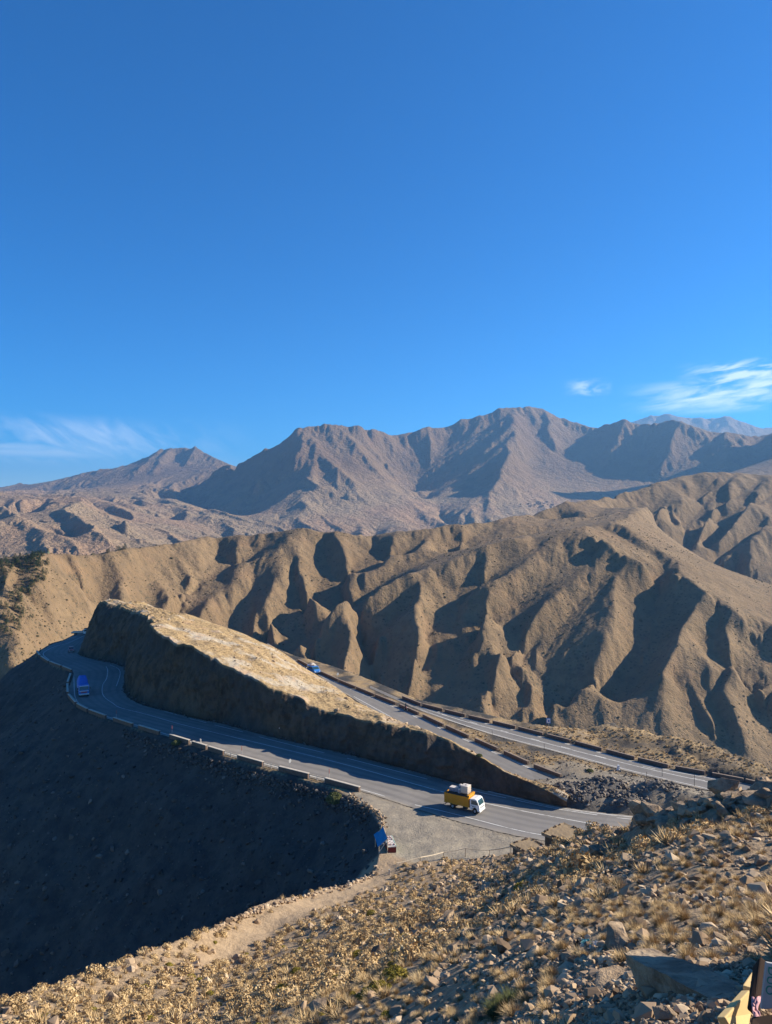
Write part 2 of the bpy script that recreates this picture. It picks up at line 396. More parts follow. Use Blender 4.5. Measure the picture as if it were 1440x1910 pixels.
def build_hills():
    f = Field(-0.64, 0.66, 0.0016, 285, 1900, 0.0023)
    crestA = [(a, b, interp(a, AX, AD)) for a, b in SK_A]
    # far side first so that the visible lines overwrite it
    f.line([(-0.7, 820, -10), (-0.45, 900, -30), (-0.3, 1150, -45), (0.0, 1330, -60), (0.15, 1500, -20), (0.2, 1700, 40)])
    f.line([(-0.7, 1850, -60), (0.0, 1850, -60), (0.25, 1850, 30), (0.45, 1850, 90), (0.7, 1850, 80)])
    f.line([(-0.7, 290, -110), (0.0, 290, -140), (0.7, 290, -150)])
    f.line([(-0.7, 400, -85), (-0.5, 450, -97), (-0.39, 505, -112), (-0.16, 575, -137), (0.06, 575, -152), (0.28, 555, -165), (0.52, 540, -162), (0.7, 540, -160)])
    G, Sp = 0.034, -0.034
    A = lambda pts, d, r0=0.30: f.px(ramp(pts, DA, d, r0, True))
    B = lambda pts, d, r0=0.30: f.px(ramp(pts, DB, d * 0.95, r0, True))
    C = lambda pts, d, r0=0.30: f.px(ramp(pts, DC, d, r0))
    f.px(crestA)
    # hill A: gullies and spurs left to right
    A([(45, 1062), (28, 1092), (8, 1125), (-30, 1180), (-90, 1250)], 0.06)
    A([(20, 1050), (0, 1088), (-30, 1115), (-70, 1140)], -0.03)
    A([(85, 1042), (80, 1075), (72, 1105), (57, 1130), (50, 1172), (25, 1228)], -0.04)
    A([(112, 1044), (117, 1055), (130, 1070), (140, 1092), (155, 1110), (180, 1130), (186, 1150)], G)
    A([(150, 1040), (162, 1080), (170, 1112)], Sp)
    A([(190, 1045), (195, 1067), (192, 1090), (189, 1107), (190, 1130), (188, 1160)], G)
    A([(250, 1022), (240, 1047), (237, 1085), (232, 1110), (220, 1140)], Sp)
    A([(332, 1015), (310, 1050), (302, 1077), (277, 1105), (285, 1132), (280, 1160)], G * 1.2)
    A([(388, 993), (375, 1010), (374, 1030), (360, 1055), (330, 1080), (312, 1100), (305, 1130)], Sp * 1.15, 0.05)
    A([(407, 1005), (407, 1037), (420, 1060), (425, 1075)], G)
    A([(435, 997), (442, 1025), (432, 1062)], Sp * 0.8)
    A([(490, 1013), (475, 1030), (465, 1047), (450, 1062), (425, 1076), (387, 1107), (355, 1122), (335, 1145), (320, 1170)], G * 1.3)
    A([(540, 985), (537, 1005), (512, 1026), (475, 1058), (440, 1084), (398, 1118), (352, 1148)], Sp * 1.1, 0.05)
    A([(470, 1087), (470, 1110), (467, 1130), (455, 1160), (450, 1180)], G * 0.9)
    A([(482, 1082), (478, 1122), (474, 1160), (482, 1185)], Sp * 0.8)
    A([(548, 986), (546, 1020), (536, 1050), (512, 1085), (502, 1122), (510, 1172)], Sp * 0.9, 0.05)
    A([(520, 1155), (525, 1188)], G * 0.5)
    A([(547, 1042), (547, 1085), (557, 1110), (562, 1145), (566, 1160)], G)
    A([(560, 990), (556, 1037), (568, 1065), (580, 1095), (592, 1122)], Sp, 0.1)
    A([(572, 990), (585, 1017), (605, 1032), (612, 1067), (635, 1104)], G)
    A([(620, 985), (636, 1005), (648, 1024), (650, 1055), (644, 1077), (655, 1092)], Sp)
    A([(645, 997), (672, 1012)], G * 0.5)
    A([(690, 1000), (710, 1014), (700, 1028), (707, 1047), (710, 1062)], G)
    A([(735, 993), (728, 1015), (719, 1045), (714, 1056)], Sp * 0.8)
    A([(800, 985), (785, 1005), (775, 1017), (750, 1040), (712, 1062), (677, 1088), (635, 1105), (600, 1130), (567, 1158), (522, 1194), (500, 1212)], G * 1.5)
    A([(815, 981), (790, 1010), (755, 1041), (725, 1060)], Sp * 0.8, 0.05)
    A([(835, 1008), (845, 1025), (828, 1040)], G * 0.6)
    A([(868, 975), (852, 1002), (820, 1032)], Sp * 0.7)
    A([(905, 978), (885, 1000), (873, 1012), (840, 1030), (826, 1048)], G * 0.9)
    A([(935, 966), (930, 985), (900, 1003), (880, 1014)], Sp * 0.7)
    A([(1004, 958), (1010, 980), (1020, 1000)], G)
    # front ridge of hill B (it stands before hill A's foot)
    f.px([(x, y, D) for x, y, D in [(500, 1209, 700), (525, 1193, 705), (555, 1173, 712), (587, 1155, 722), (600, 1133, 738), (617, 1121, 748), (640, 1106, 762), (680, 1088, 784), (725, 1075, 802),
          (765, 1066, 815), (822, 1055, 830), (850, 1038, 848), (885, 1023, 864), (935, 1006, 884), (960, 1002, 890), (1020, 1001, 900), (1060, 986, 918), (1092, 976, 935), (1137, 974, 985), (1180, 957, 1140), (1218, 937, 1350), (1268, 925, 1450), (1312, 908, 1520), (1341, 884, 1600)]])
    f.px([(826, 1048, 905), (850, 1030, 925), (880, 1014, 950), (935, 1001, 985), (1020, 996, 1040), (1060, 982, 1090)])
    B([(600, 1140), (590, 1180), (562, 1212), (560, 1250)], -0.02)
    B([(620, 1124), (600, 1165), (582, 1200), (577, 1215), (581, 1240)], 0.05)
    B([(650, 1104), (663, 1120), (665, 1160), (652, 1185), (642, 1222), (636, 1255), (655, 1285)], -0.035)
    B([(722, 1125), (720, 1155), (705, 1180), (702, 1210), (710, 1242), (730, 1277), (738, 1295)], 0.045)
    B([(770, 1088), (768, 1115), (750, 1145), (728, 1152)], 0.04)
    B([(782, 1072), (785, 1105), (779, 1132), (787, 1160), (772, 1197), (768, 1235), (760, 1268)], -0.035)
    B([(900, 1035), (890, 1050), (875, 1080), (860, 1102), (862, 1115), (855, 1131), (835, 1157), (817, 1180), (797, 1202), (805, 1228), (788, 1258), (765, 1280)], 0.05)
    B([(822, 1060), (845, 1090), (856, 1108)], 0.015)
    B([(905, 1019), (908, 1045), (890, 1085), (872, 1105)], -0.012)
    B([(975, 1036), (957, 1052), (935, 1077), (910, 1096), (885, 1113), (866, 1122)], 0.04)
    B([(1088, 984), (1042, 1022), (985, 1046), (950, 1069), (915, 1096), (906, 1122), (897, 1155), (898, 1185), (882, 1210)], -0.03)
    B([(1050, 1030), (1060, 1060), (1058, 1076)], 0.015)
    B([(945, 1098), (955, 1120), (963, 1140)], 0.02)
    B([(1118, 1015), (1085, 1055), (1057, 1076), (1010, 1118), (965, 1141), (935, 1166), (900, 1192), (860, 1236), (822, 1287), (795, 1320)], 0.05)
    B([(1160, 1027), (1107, 1062), (1058, 1092), (1020, 1116), (985, 1146), (950, 1188), (930, 1217), (922, 1247), (910, 1272), (905, 1310), (885, 1345)], -0.035)
    B([(1137, 1087), (1102, 1108), (1080, 1126), (1037, 1177), (995, 1203), (962, 1230), (950, 1260), (968, 1290), (977, 1310), (972, 1330), (958, 1360)], 0.045)
    B([(1165, 1030), (1150, 1060), (1145, 1100), (1148, 1144), (1138, 1187), (1122, 1222), (1093, 1260), (1064, 1272), (1022, 1304), (1026, 1327), (1015, 1360)], -0.03)
    B([(1183, 1035), (1210, 1058), (1228, 1080), (1229, 1108), (1221, 1124), (1218, 1164), (1207, 1184), (1200, 1225), (1183, 1275), (1137, 1318), (1078, 1345), (1020, 1372)], 0.06)
    B([(1247, 1049), (1274, 1080), (1297, 1112), (1290, 1140), (1268, 1167), (1264, 1193), (1240, 1240), (1238, 1263), (1240, 1333), (1245, 1395)], -0.04)
    B([(1259, 1272), (1282, 1310), (1306, 1356), (1335, 1379), (1352, 1390)], 0.012)
    B([(1285, 1270), (1325, 1330), (1340, 1372)], -0.018)
    B([(1305, 1275), (1344, 1348), (1355, 1383), (1367, 1408)], 0.022)
    B([(1300, 1190), (1330, 1250), (1365, 1310), (1395, 1390)], -0.03)
    B([(1343, 1158), (1330, 1180), (1314, 1214), (1355, 1256), (1393, 1299), (1408, 1325), (1437, 1358), (1480, 1400)], 0.035)
    B([(1312, 1088), (1345, 1140), (1370, 1220), (1399, 1249), (1437, 1281), (1500, 1330)], -0.03)
    B([(1393, 1170), (1420, 1220), (1500, 1290)], 0.03)
    B([(1102, 983), (1160, 1021), (1183, 1030), (1247, 1047), (1312, 1090), (1382, 1137), (1440, 1167), (1520, 1205)], -0.035, 1)
    f.px([(1140, 985, 955), (1170, 1004, 925), (1195, 1025, 900)])
    f.px([(1137, 974, 985), (1160, 969, 965), (1195, 996, 922), (1268, 1040, 872), (1329, 1072, 840), (1384, 1108, 814), (1425, 1137, 796), (1520, 1190, 772)])
    # hill C behind
    f.px([(1045, 935, 1340), (1090, 920, 1400), (1145, 910, 1470), (1200, 902, 1540), (1245, 890, 1590), (1295, 880, 1640), (1365, 879, 1660), (1440, 884, 1640), (1600, 890, 1600)])
    C([(1105, 975), (1107, 958), (1172, 923), (1224, 902)][::-1], 0.05)
    C([(1200, 915), (1150, 926), (1090, 948), (1060, 965)], -0.015)
    C([(1235, 945), (1262, 962), (1277, 994), (1294, 1017), (1279, 1038)], 0.03)
    C([(1335, 892), (1323, 910), (1303, 936), (1311, 953), (1280, 991)], 0.035)
    C([(1367, 883), (1361, 916), (1337, 930), (1316, 956), (1300, 994)], -0.03, 0.05)
    C([(1398, 893), (1376, 918), (1349, 945), (1344, 962), (1317, 994), (1296, 1018)], 0.035)
    C([(1436, 888), (1432, 903), (1399, 927), (1376, 956), (1341, 991)], -0.03, 0.05)
    C([(1470, 905), (1440, 923), (1373, 977), (1349, 1006), (1310, 1022)], 0.035)
    C([(1500, 925), (1440, 953), (1414, 977), (1370, 1000), (1352, 1035)], -0.03)
    C([(1500, 960), (1440, 982), (1387, 1026), (1367, 1035), (1335, 1058)], 0.035)
    C([(1520, 980), (1440, 1006), (1399, 1029), (1345, 1062)], -0.03)
    for k, (a, b) in enumerate([((1150, 968), (1215, 1000)), ((1185, 955), (1245, 1005)), ((1215, 942), (1262, 990)), ((1250, 932), (1275, 975))]):
        C([a, ((a[0] + b[0]) / 2 + 4, (a[1] + b[1]) / 2 - 3), b], 0.02 if k % 2 == 0 else -0.016)
    C([(1279, 1036), (1300, 1050), (1335, 1069), (1390, 1106), (1430, 1132), (1520, 1180)], 0.05, 1)
    z = f.solve(70)
    z = blur(z, 2)
    zb = blur(z, 45)
    z = np.where(z > zb, zb + (z - zb) * 0.62, z)
    x, y = f.X, f.Y
    z = z + fbm(x / 70, y / 70, 5, 3, 0.55) * 4.0
    wx_ = x + 14 * fbm(x / 60, y / 60, 3, 53)
    far = np.clip((y - 800) / 400, 0, 1)
    z = z + (ridged(wx_ / (20 + 12 * far), y / 190, 4, 54, 0.55) - 0.35) * (1.0 + 1.8 * far)
    rock = np.clip(fbm(x / 110, y / 110, 2, 77) * 3 + 0.1, 0, 1) * np.clip((-40 - z) / 50, 0, 1)
    z = z + rock * (ridged(x / 22, y / 30, 4, 5, 0.6) - 0.2) * 3.5
    return f, z

def build_mountains():
    f = Field(-0.64, 0.66, 0.0016, 1700, 15000, 0.0023)
    f.line([(-0.7, 14800, -100), (0.7, 14800, 200)]); f.line([(-0.7, 9500, 0), (-0.1, 9000, 50), (0.2, 8500, 100), (0.7, 8500, 100)])
    f.line([(-0.7, 1705, -70), (0.15, 1705, -70), (0.7, 1705, 60)])
    f.line([(-0.1, 6300, 250), (0.1, 6900, 350), (0.3, 6500, 300), (0.6, 5800, 200)])
    f.line([(0.55, 4460, 400), (0.59, 4480, 750), (0.625, 4600, 1150), (0.66, 4800, 1320)]); f.line([(0.60, 3900, 620), (0.66, 3700, 900)])  # unseen high ridge added beyond the right side to cast shade on the massif
    f.px([(1120, 800, 11000), (1150, 790, 11000), (1180, 775, 11000), (1220, 765, 11000), (1250, 767, 11000), (1285, 775, 10800), (1320, 772, 10600), (1365, 772, 10500), (1410, 790, 10300), (1440, 802, 10200), (1550, 815, 10000)])
    f.px([(1380, 805, 13500), (1410, 790, 13500), (1440, 783, 13500), (1550, 770, 13500)])
    f.px([(1330, 815, 9600), (1345, 800, 9900), (1365, 774, 10480)]); f.px([(1230, 790, 9900), (1255, 782, 10300), (1250, 768, 10980)])
    # left mountain
    f.px([(-120, 925, 7400), (-40, 915, 7300), (0, 908, 7200), (38, 897, 7200), (58, 902, 7000), (76, 895, 6800), (117, 885, 6700), (160, 873, 6700), (187, 867, 6700), (227, 867, 6700), (262, 848, 6750),
          (291, 832, 6800), (321, 824, 6800), (356, 822, 6800), (379, 835, 6700), (414, 853, 6500), (450, 880, 6300)])
    f.px([(-100, 930, 6200), (17, 922, 6000), (58, 924, 5900), (122, 921, 5800), (175, 906, 5850), (248, 895, 5900), (303, 897, 5700), (356, 880, 5900), (400, 868, 5900)])
    f.px([(321, 824, 6800), (300, 850, 6450), (285, 880, 6050)]); f.px([(360, 830, 6750), (350, 855, 6450), (345, 880, 6150)]); f.px([(335, 840, 6700), (325, 865, 6450), (318, 890, 6050)])
    # the two peaks and the long shaded ridge on the right
    cr = [(380, 882, 4900), (418, 853, 4850), (438, 847, 4800), (497, 821, 4700), (526, 807, 4640), (543, 795, 4600), (552, 786, 4580), (569, 788, 4600), (584, 782, 4620), (613, 782, 4650), (642, 784, 4680), (669, 781, 4700),
          (689, 789, 4780), (706, 791, 4850), (730, 795, 4920), (753, 804, 5000), (768, 801, 5060), (782, 791, 5120), (800, 786, 5200), (825, 791, 5260), (845, 785, 5300), (860, 772, 5350), (895, 765, 5400), (930, 752, 5450),
          (960, 749, 5500), (1010, 752, 5560), (1040, 762, 5580), (1080, 780, 5540), (1110, 781, 5430), (1145, 775, 5302), (1200, 777, 5145), (1230, 772, 5067), (1270, 777, 4960), (1320, 795, 4831), (1370, 810, 4708), (1440, 835, 4557), (1475, 850, 4470)]
    f.px(cr)
    def DM(px, py, d=0.0):
        qc = (interp(px, [a for a, b, c in cr], [b for a, b, c in cr]) - 955) / F; q = (py - 955) / F
        return interp(px, [a for a, b, c in cr], [c for a, b, c in cr]) * (qc + 0.5) / (q + 0.5) * (1 + d)
    def D3(px, py, d=0.0):
        u = (px - 720) / F; qc = (interp(px, [a for a, b, c in cr], [b for a, b, c in cr]) - 955) / F; q = (py - 955) / F
        return 6936 / (1 + u) * (qc + 0.75) / (q + 0.75) * (1 + d)
    M = lambda pts, d, r0=0.30: f.px(ramp(pts, DM, d * 1.5, r0))
    M([(552, 787), (556, 818), (543, 836), (520, 850), (467, 885), (446, 900)], -0.045, 0.05)
    M([(446, 853), (438, 876), (430, 897), (380, 926), (330, 955)], 0.075)
    M([(420, 862), (405, 890), (370, 920), (330, 945)], -0.01)
    M([(446, 900), (470, 911), (463, 940), (459, 965), (440, 990)], -0.02, 1)
    M([(425, 905), (420, 940), (405, 985)], 0.03)
    M([(400, 915), (395, 945), (370, 985)], -0.01)
    M([(360, 935), (345, 965), (320, 1000)], 0.02)
    M([(520, 852), (537, 855), (584, 888), (631, 900), (695, 926), (753, 942)], -0.02)
    M([(470, 913), (531, 914), (560, 930), (584, 949), (642, 977)], -0.015, 1)
    M([(500, 915), (508, 946), (456, 990)], 0.065)
    M([(546, 926), (528, 946), (517, 983)], -0.035)
    M([(600, 905), (640, 940), (665, 968)], 0.02)
    M([(600, 800), (640, 845), (690, 890), (730, 925)], 0.02)
    M([(575, 800), (620, 855), (660, 885), (720, 915)], -0.012)
    M([(650, 800), (700, 860), (740, 905)], -0.006)
    M([(692, 797), (709, 836), (724, 847), (727, 868), (744, 897), (762, 926), (782, 957)], 0.085)
    M([(706, 800), (722, 825), (740, 848)], -0.01)
    M([(960, 752), (966, 780), (961, 825), (941, 855), (926, 880), (916, 915), (906, 950)], -0.05, 0.05)
    M([(880, 860), (865, 885), (850, 900), (830, 930)], -0.008, 1); M([(855, 880), (835, 895), (810, 930)], 0.03, 1); M([(905, 900), (885, 915), (850, 945)], -0.012, 1)
    M([(845, 790), (830, 840), (800, 890), (785, 940)], 0.02)
    M([(992, 770), (1000, 810), (1025, 870), (1008, 890), (1030, 920), (1046, 937)], 0.06)
    M([(1030, 765), (1022, 785), (1035, 800)], -0.01, 1)
    M([(960, 850), (990, 885), (1020, 915)], -0.012, 1)
    f.px([(x, y, D3(x, y)) for x, y in [(1046, 942), (1120, 936), (1200, 930), (1300, 922), (1440, 922), (1500, 925)]])
    for k, (x, y) in enumerate([(1110, 782), (1160, 776), (1215, 775), (1262, 777), (1318, 796), (1368, 811)]):
        f.px([(x, y + 4, D3(x, y + 4, 0.012 * (-1) ** k)), (x - 14, y + 40, D3(x - 14, y + 40, 0.016 * (-1) ** k)), (x - 35, y + 90, D3(x - 35, y + 90, 0.01 * (-1) ** k))])
    f.px([(262, 1016, 1950), (330, 1018, 2250), (400, 1016, 2550), (480, 1014, 2800), (560, 1008, 2950), (650, 1004, 2950), (720, 1000, 2950), (782, 988, 3150), (850, 984, 3300), (940, 975, 3500), (1046, 952, 3900)])
    f.px([(560, 1025, 2200), (720, 1020, 2200), (900, 1010, 2300)])
    # eroded spurs of the basin on the left
    def DL(px, py, d=0.0): return 3000 * 0.1 / ((py - 955) / F + 0.12) * (1 + d)
    Lf = lambda pts, d: f.px([(a, b, DL(a, b, d * 1.3)) for a, b in pts])
    Lf([(-120, 915), (-40, 922), (0, 926), (41, 926), (87, 943), (146, 967), (204, 1001)], -0.05)
    Lf([(-60, 945), (0, 948), (30, 955), (70, 965), (120, 985), (170, 1005)], 0.04)
    Lf([(-60, 938), (0, 943), (44, 967), (102, 990), (146, 1013)], -0.05)
    Lf([(0, 981), (28, 972), (70, 992), (105, 1012)], 0.04)
    Lf([(-80, 985), (0, 990), (35, 978), (73, 1007), (111, 1027)], -0.05)
    Lf([(-40, 1020), (20, 1015), (60, 1028)], 0.04)
    Lf([(110, 930), (160, 935), (216, 955), (230, 967), (200, 996), (225, 1015)], 0.05)
    Lf([(150, 925), (190, 933), (235, 955)], -0.04)
    f.px([(248, 905, 4800), (250, 925, 4000), (240, 950, 3100)])
    f.px([(303, 900, 5000), (290, 930, 3900), (262, 975, 2700)]); f.px([(270, 912, 4400), (268, 940, 3450), (255, 970, 2750)])
    f.px([(340, 900, 4900), (325, 935, 3800), (290, 985, 2600)])
    z = f.solve(70)
    z = blur(z, 2)
    x, y = f.X, f.Y
    w = np.clip((y - 1700) / 3000, 0.25, 1)
    z = z + w * (ridged(x / 420 + 0.3 * fbm(x / 300, y / 300, 2, 9), y / 420, 5, 21, 0.5) - 0.3) * 16 * np.clip((z + 110) / 300, 0.35, 1.2)
    wx_ = x + 120 * fbm(x / 500, y / 500, 3, 51)
    rill = ridged(wx_ / 150, y / 1300, 4, 52, 0.6); high = np.clip((z - 60) / 250, 0, 1) * w
    z = z + (rill - 0.35) * (5 + 14 * high)
    basin = np.clip((4600 - y) / 1200, 0, 1) * np.clip((y - 1750) / 200, 0, 1) * np.clip((0.06 - f.s[None, :]) / 0.12, 0, 1)
    z = z + basin * (ridged((0.85 * x + 0.5 * y) / 170 + 0.5 * fbm(x / 300, y / 300, 2, 19), (0.5 * x - 0.85 * y) / 800, 3, 27, 0.45) - 0.1) * 30
    return f, z

def field_mesh(name, f, z, mat):
    V = np.stack([f.X, f.Y, z], -1).reshape(-1, 3)
    return mesh_np(name, V, grid_faces(f.n, f.m), mat)

# ------------------------------------------------------------------ the pass: road bench, its banks and the slope the viewer stands on (2.5 - 330 m)
PLATEAU = [(300, 1160), (165, 1170), (119, 1193), (97, 1199), (72, 1214), (66, 1224), (92, 1240), (117, 1249), (135, 1257), (123, 1287), (127, 1305), (142, 1319), (165, 1331), (200, 1344), (250, 1359), (300, 1374),
           (360, 1393), (440, 1419), (530, 1445), (610, 1467), (650, 1486), (674, 1504), (696, 1519), (711, 1545), (707, 1590), (700, 1622), (690, 1640), (760, 1700), (1000, 1730), (1440, 1730), (1700, 1700),
           (1700, 1520), (1500, 1470), (1428, 1443), (1344, 1411), (1239, 1385), (1142, 1367), (1023, 1359), (877, 1325), (779, 1304), (700, 1271), (650, 1252), (594, 1234), (553, 1224), (480, 1194), (400, 1175)]
def seg_dist(px, py, poly, closed=True):
    """distance from points to a polyline"""
    d = np.full(px.shape, 1e9); n = len(poly)
    for k in range(n if closed else n - 1):
        x0, y0 = poly[k]; x1, y1 = poly[(k + 1) % n]
        dx, dy = x1 - x0, y1 - y0; l2 = dx * dx + dy * dy + 1e-9
        t = np.clip(((px - x0) * dx + (py - y0) * dy) / l2, 0, 1)
        d = np.minimum(d, (px - x0 - t * dx) ** 2 + (py - y0 - t * dy) ** 2)
    return np.sqrt(d)
def inside(px, py, poly):
    r = np.zeros(px.shape, bool); n = len(poly)
    for k in range(n):
        x0, y0 = poly[k]; x1, y1 = poly[(k + 1) % n]
        c = (y0 > py) != (y1 > py)
        r ^= c & (px < (x1 - x0) * (py - y0) / (y1 - y0 + 1e-12) + x0)
    return r
def ground_poly(pts): return [PG(a, b)[:2] for a, b in pts]
PLW = ground_poly(PLATEAU)

# control points of the near slope: photograph pixel and distance
FG = [(0, 1872, 40), (85, 1842, 43), (167, 1814, 47), (250, 1787, 51), (312, 1764, 55), (375, 1738, 60), (417, 1718, 64), (479, 1689, 70), (542, 1672, 76), (600, 1658, 82), (643, 1648, 86), (682, 1637, 90.5), (706, 1618, 95),
      (640, 1658, 83.5), (600, 1682, 77), (500, 1731, 66.5), (400, 1778, 58.5), (740, 1612, 96), (860, 1608, 93), (955, 1593, 90), (800, 1616, 91), (900, 1622, 78), (960, 1602, 74), (1000, 1588, 68), (1060, 1566, 58), (1100, 1550, 52), (1175, 1542, 44),
      (1250, 1544, 40), (1330, 1528, 38), (1440, 1502, 36), (1600, 1480, 34), (1800, 1440, 32),
      (1440, 1700, 14), (1440, 1600, 22), (1300, 1600, 24), (1300, 1700, 16), (1200, 1600, 30), (1200, 1700, 18), (1100, 1620, 35), (1100, 1700, 23), (1000, 1650, 40), (1000, 1750, 22), (900, 1650, 60), (900, 1700, 42), (900, 1800, 20.5),
      (800, 1655, 72), (800, 1700, 53), (800, 1800, 27.5), (700, 1690, 68), (700, 1750, 46), (700, 1850, 26), (600, 1720, 63.5), (600, 1780, 47), (600, 1880, 27.5), (500, 1800, 48), (500, 1880, 33), (400, 1810, 53.5), (400, 1850, 43), (400, 1900, 34.5), (200, 1850, 43), (200, 1900, 36), (0, 1900, 37),
      (1300, 1850, 7.6), (1440, 1900, 6.2), (1100, 1900, 8.8), (1100, 1800, 13.2), (1200, 1800, 11.5), (1300, 1760, 11.2), (1440, 1780, 9.5), (900, 1910, 13.6), (1000, 1880, 11.4), (700, 1910, 20.2),
      (720, 2200, 9), (1440, 2200, 3.6), (0, 2200, 22), (-150, 1950, 36), (-200, 2300, 19), (1700, 1900, 5.2), (1700, 1650, 17), (300, 2100, 20)]
EXTRA = [(0.0, 2.3, 42.9), (0.66, 2.3, 43.9), (-0.64, 2.3, 41.0), (0.3, 4.5, 42.3), (-0.5, 8, 36.5), (0.0, 5, 41.0)]

def tps_fit(P, z, lam=1e-4):
    n = len(P); d2 = ((P[:, None] - P[None]) ** 2).sum(-1)
    K = np.where(d2 > 0, d2 * np.log(d2 + 1e-12) * 0.5, 0) + lam * np.eye(n)
    A = np.zeros((n + 3, n + 3)); A[:n, :n] = K; A[:n, n] = 1; A[:n, n + 1:] = P; A[n, :n] = 1; A[n + 1:, :n] = P.T
    return np.linalg.solve(A, np.concatenate([z, np.zeros(3)]))
def tps_eval(P, w, X):
    out = w[len(P)] + X @ w[len(P) + 1:]
    for k in range(len(P)):
        d2 = ((X - P[k]) ** 2).sum(-1)
        out = out + w[k] * np.where(d2 > 0, 0.5 * d2 * np.log(d2 + 1e-12), 0)
    return out
_fp = [(uq(a, b)[0], math.log(D), CAMZ - uq(a, b)[1] * D) for a, b, D in FG] + [(a, math.log(b), c) for a, b, c in EXTRA]
_fp = np.array(_fp)
FP = _fp[:, :2] * np.array([1.6, 1.0])
FZ = (CAMZ - _fp[:, 2]) / np.exp(_fp[:, 1])    # depression below eye level: stays even from near to far
# the top line of the near slope: beyond it the ground falls away
BROW = [PG(a, b, 0)[:2] for a, b in []]
BROWP = [P3(*p) for p in [(-250, 1945, 34), (-120, 1912, 36.5), (0, 1872, 40), (85, 1842, 43), (167, 1814, 47), (250, 1787, 51), (312, 1764, 55), (375, 1738, 60), (417, 1718, 64), (479, 1689, 70), (542, 1672, 76), (600, 1658, 82), (643, 1648, 86), (682, 1637, 90.5), (706, 1618, 95)]]
RIDGE = [P3(*p) for p in [(706, 1618, 95), (740, 1612, 96), (860, 1608, 93), (955, 1593, 90), (975, 1596, 74), (1000, 1588, 68), (1060, 1566, 58), (1100, 1550, 52), (1175, 1542, 44), (1250, 1544, 40), (1330, 1528, 38), (1440, 1502, 36), (1600, 1480, 34), (1900, 1460, 32)]]
BR = np.array(BROWP + RIDGE[1:])
_bu = np.array([math.atan2(p[0], p[1]) for p in BR]); _bd = BR[:, 1]; _bz = BR[:, 2]

def near_height(X, Y, detail=True):
    s = X / Y; t = np.log(Y)
    sh = s.shape
    # slope underfoot
    fz = CAMZ - tps_eval(FP, WT, np.stack([s.ravel() * 1.6, t.ravel()], 1)).reshape(sh) * Y
    ang = np.arctan2(X, Y)
    bd = np.interp(ang, _bu, _bd); bz = np.interp(ang, _bu, _bz)
    over = Y - bd
    drop = np.where(s < 0.0, 0.78, 0.55)
    hill = np.where(over > 0, bz - drop * over - 0.02 * np.maximum(over, 0), np.minimum(fz, 60))
    k = np.clip((over + 2.0) / 2.0, 0, 1)                        # ease the two together at the brow
    hill = np.where((over > -2) & (over <= 0), fz * (1 - k * k * 0.0), hill)
    # bench and banks
    dist = seg_dist(X, Y, PLW); ins = inside(X, Y, PLW)
    bank = np.where(ins, 0.0, -np.where(X < 5 + 0.0 * Y, 0.80, 0.72) * dist)
    wob = fbm(X / 9, Y / 9, 4, 41) * np.clip(dist / 10, 0, 1) * 1.5 + fbm(X / 40, Y / 40, 3, 42) * np.clip(dist / 25, 0, 1) * 4 + ridged((X * 0.84 - Y * 0.55) / 11, (X * 0.55 + Y * 0.84) / 60, 3, 43) * np.clip(dist / 12, 0, 1) * 1.6
    bank = np.where(ins, bank, bank + wob)
    return hill, bank, ins, dist
WT = tps_fit(FP, FZ)
LOWER_IN = [(260, 1163), (190, 1176), (164, 1192), (150, 1212), (147, 1221), (177, 1230), (210, 1236), (228, 1242), (237, 1255), (233, 1275), (232, 1290), (245, 1305), (272, 1317), (310, 1326), (360, 1339), (420, 1351), (483, 1369), (594, 1394), (692, 1417),
            (800, 1446), (886, 1470), (959, 1485), (1032, 1502), (1105, 1513), (1177, 1521), (1300, 1532), (1440, 1540)]
LOWER_OUT = [(260, 1152), (165, 1173), (119, 1195), (97, 1202), (75, 1216), (74, 1223), (92, 1236), (117, 1245), (137, 1254), (128, 1287), (132, 1303), (144, 1316), (165, 1327), (200, 1340), (250, 1355), (300, 1370), (360, 1388), (440, 1413), (530, 1438),
             (610, 1458), (677, 1476), (715, 1488), (765, 1505), (827, 1524), (865, 1535), (960, 1558), (1050, 1572), (1177, 1585), (1300, 1592), (1440, 1597)]
UPPER_NEAR = [(490, 1204), (553, 1236), (592, 1258), (622, 1281), (650, 1297), (686, 1320), (730, 1345), (800, 1381), (861, 1410), (900, 1428), (960, 1456)]
UPPER_FAR = [(500, 1200), (553, 1233), (594, 1255), (630, 1272), (678, 1292), (733, 1314), (789, 1339), (837, 1362), (886, 1384), (934, 1405), (1002, 1436), (1044, 1452)]
ROAD2_NEAR = [(690, 1283), (784, 1325), (861, 1352), (934, 1375), (1032, 1401), (1153, 1434), (1226, 1452), (1299, 1469), (1377, 1486), (1560, 1530)]
ROAD2_FAR = [(690, 1279), (779, 1316), (861, 1337), (959, 1360), (1080, 1391), (1226, 1430), (1382, 1459), (1420, 1468), (1560, 1500)]

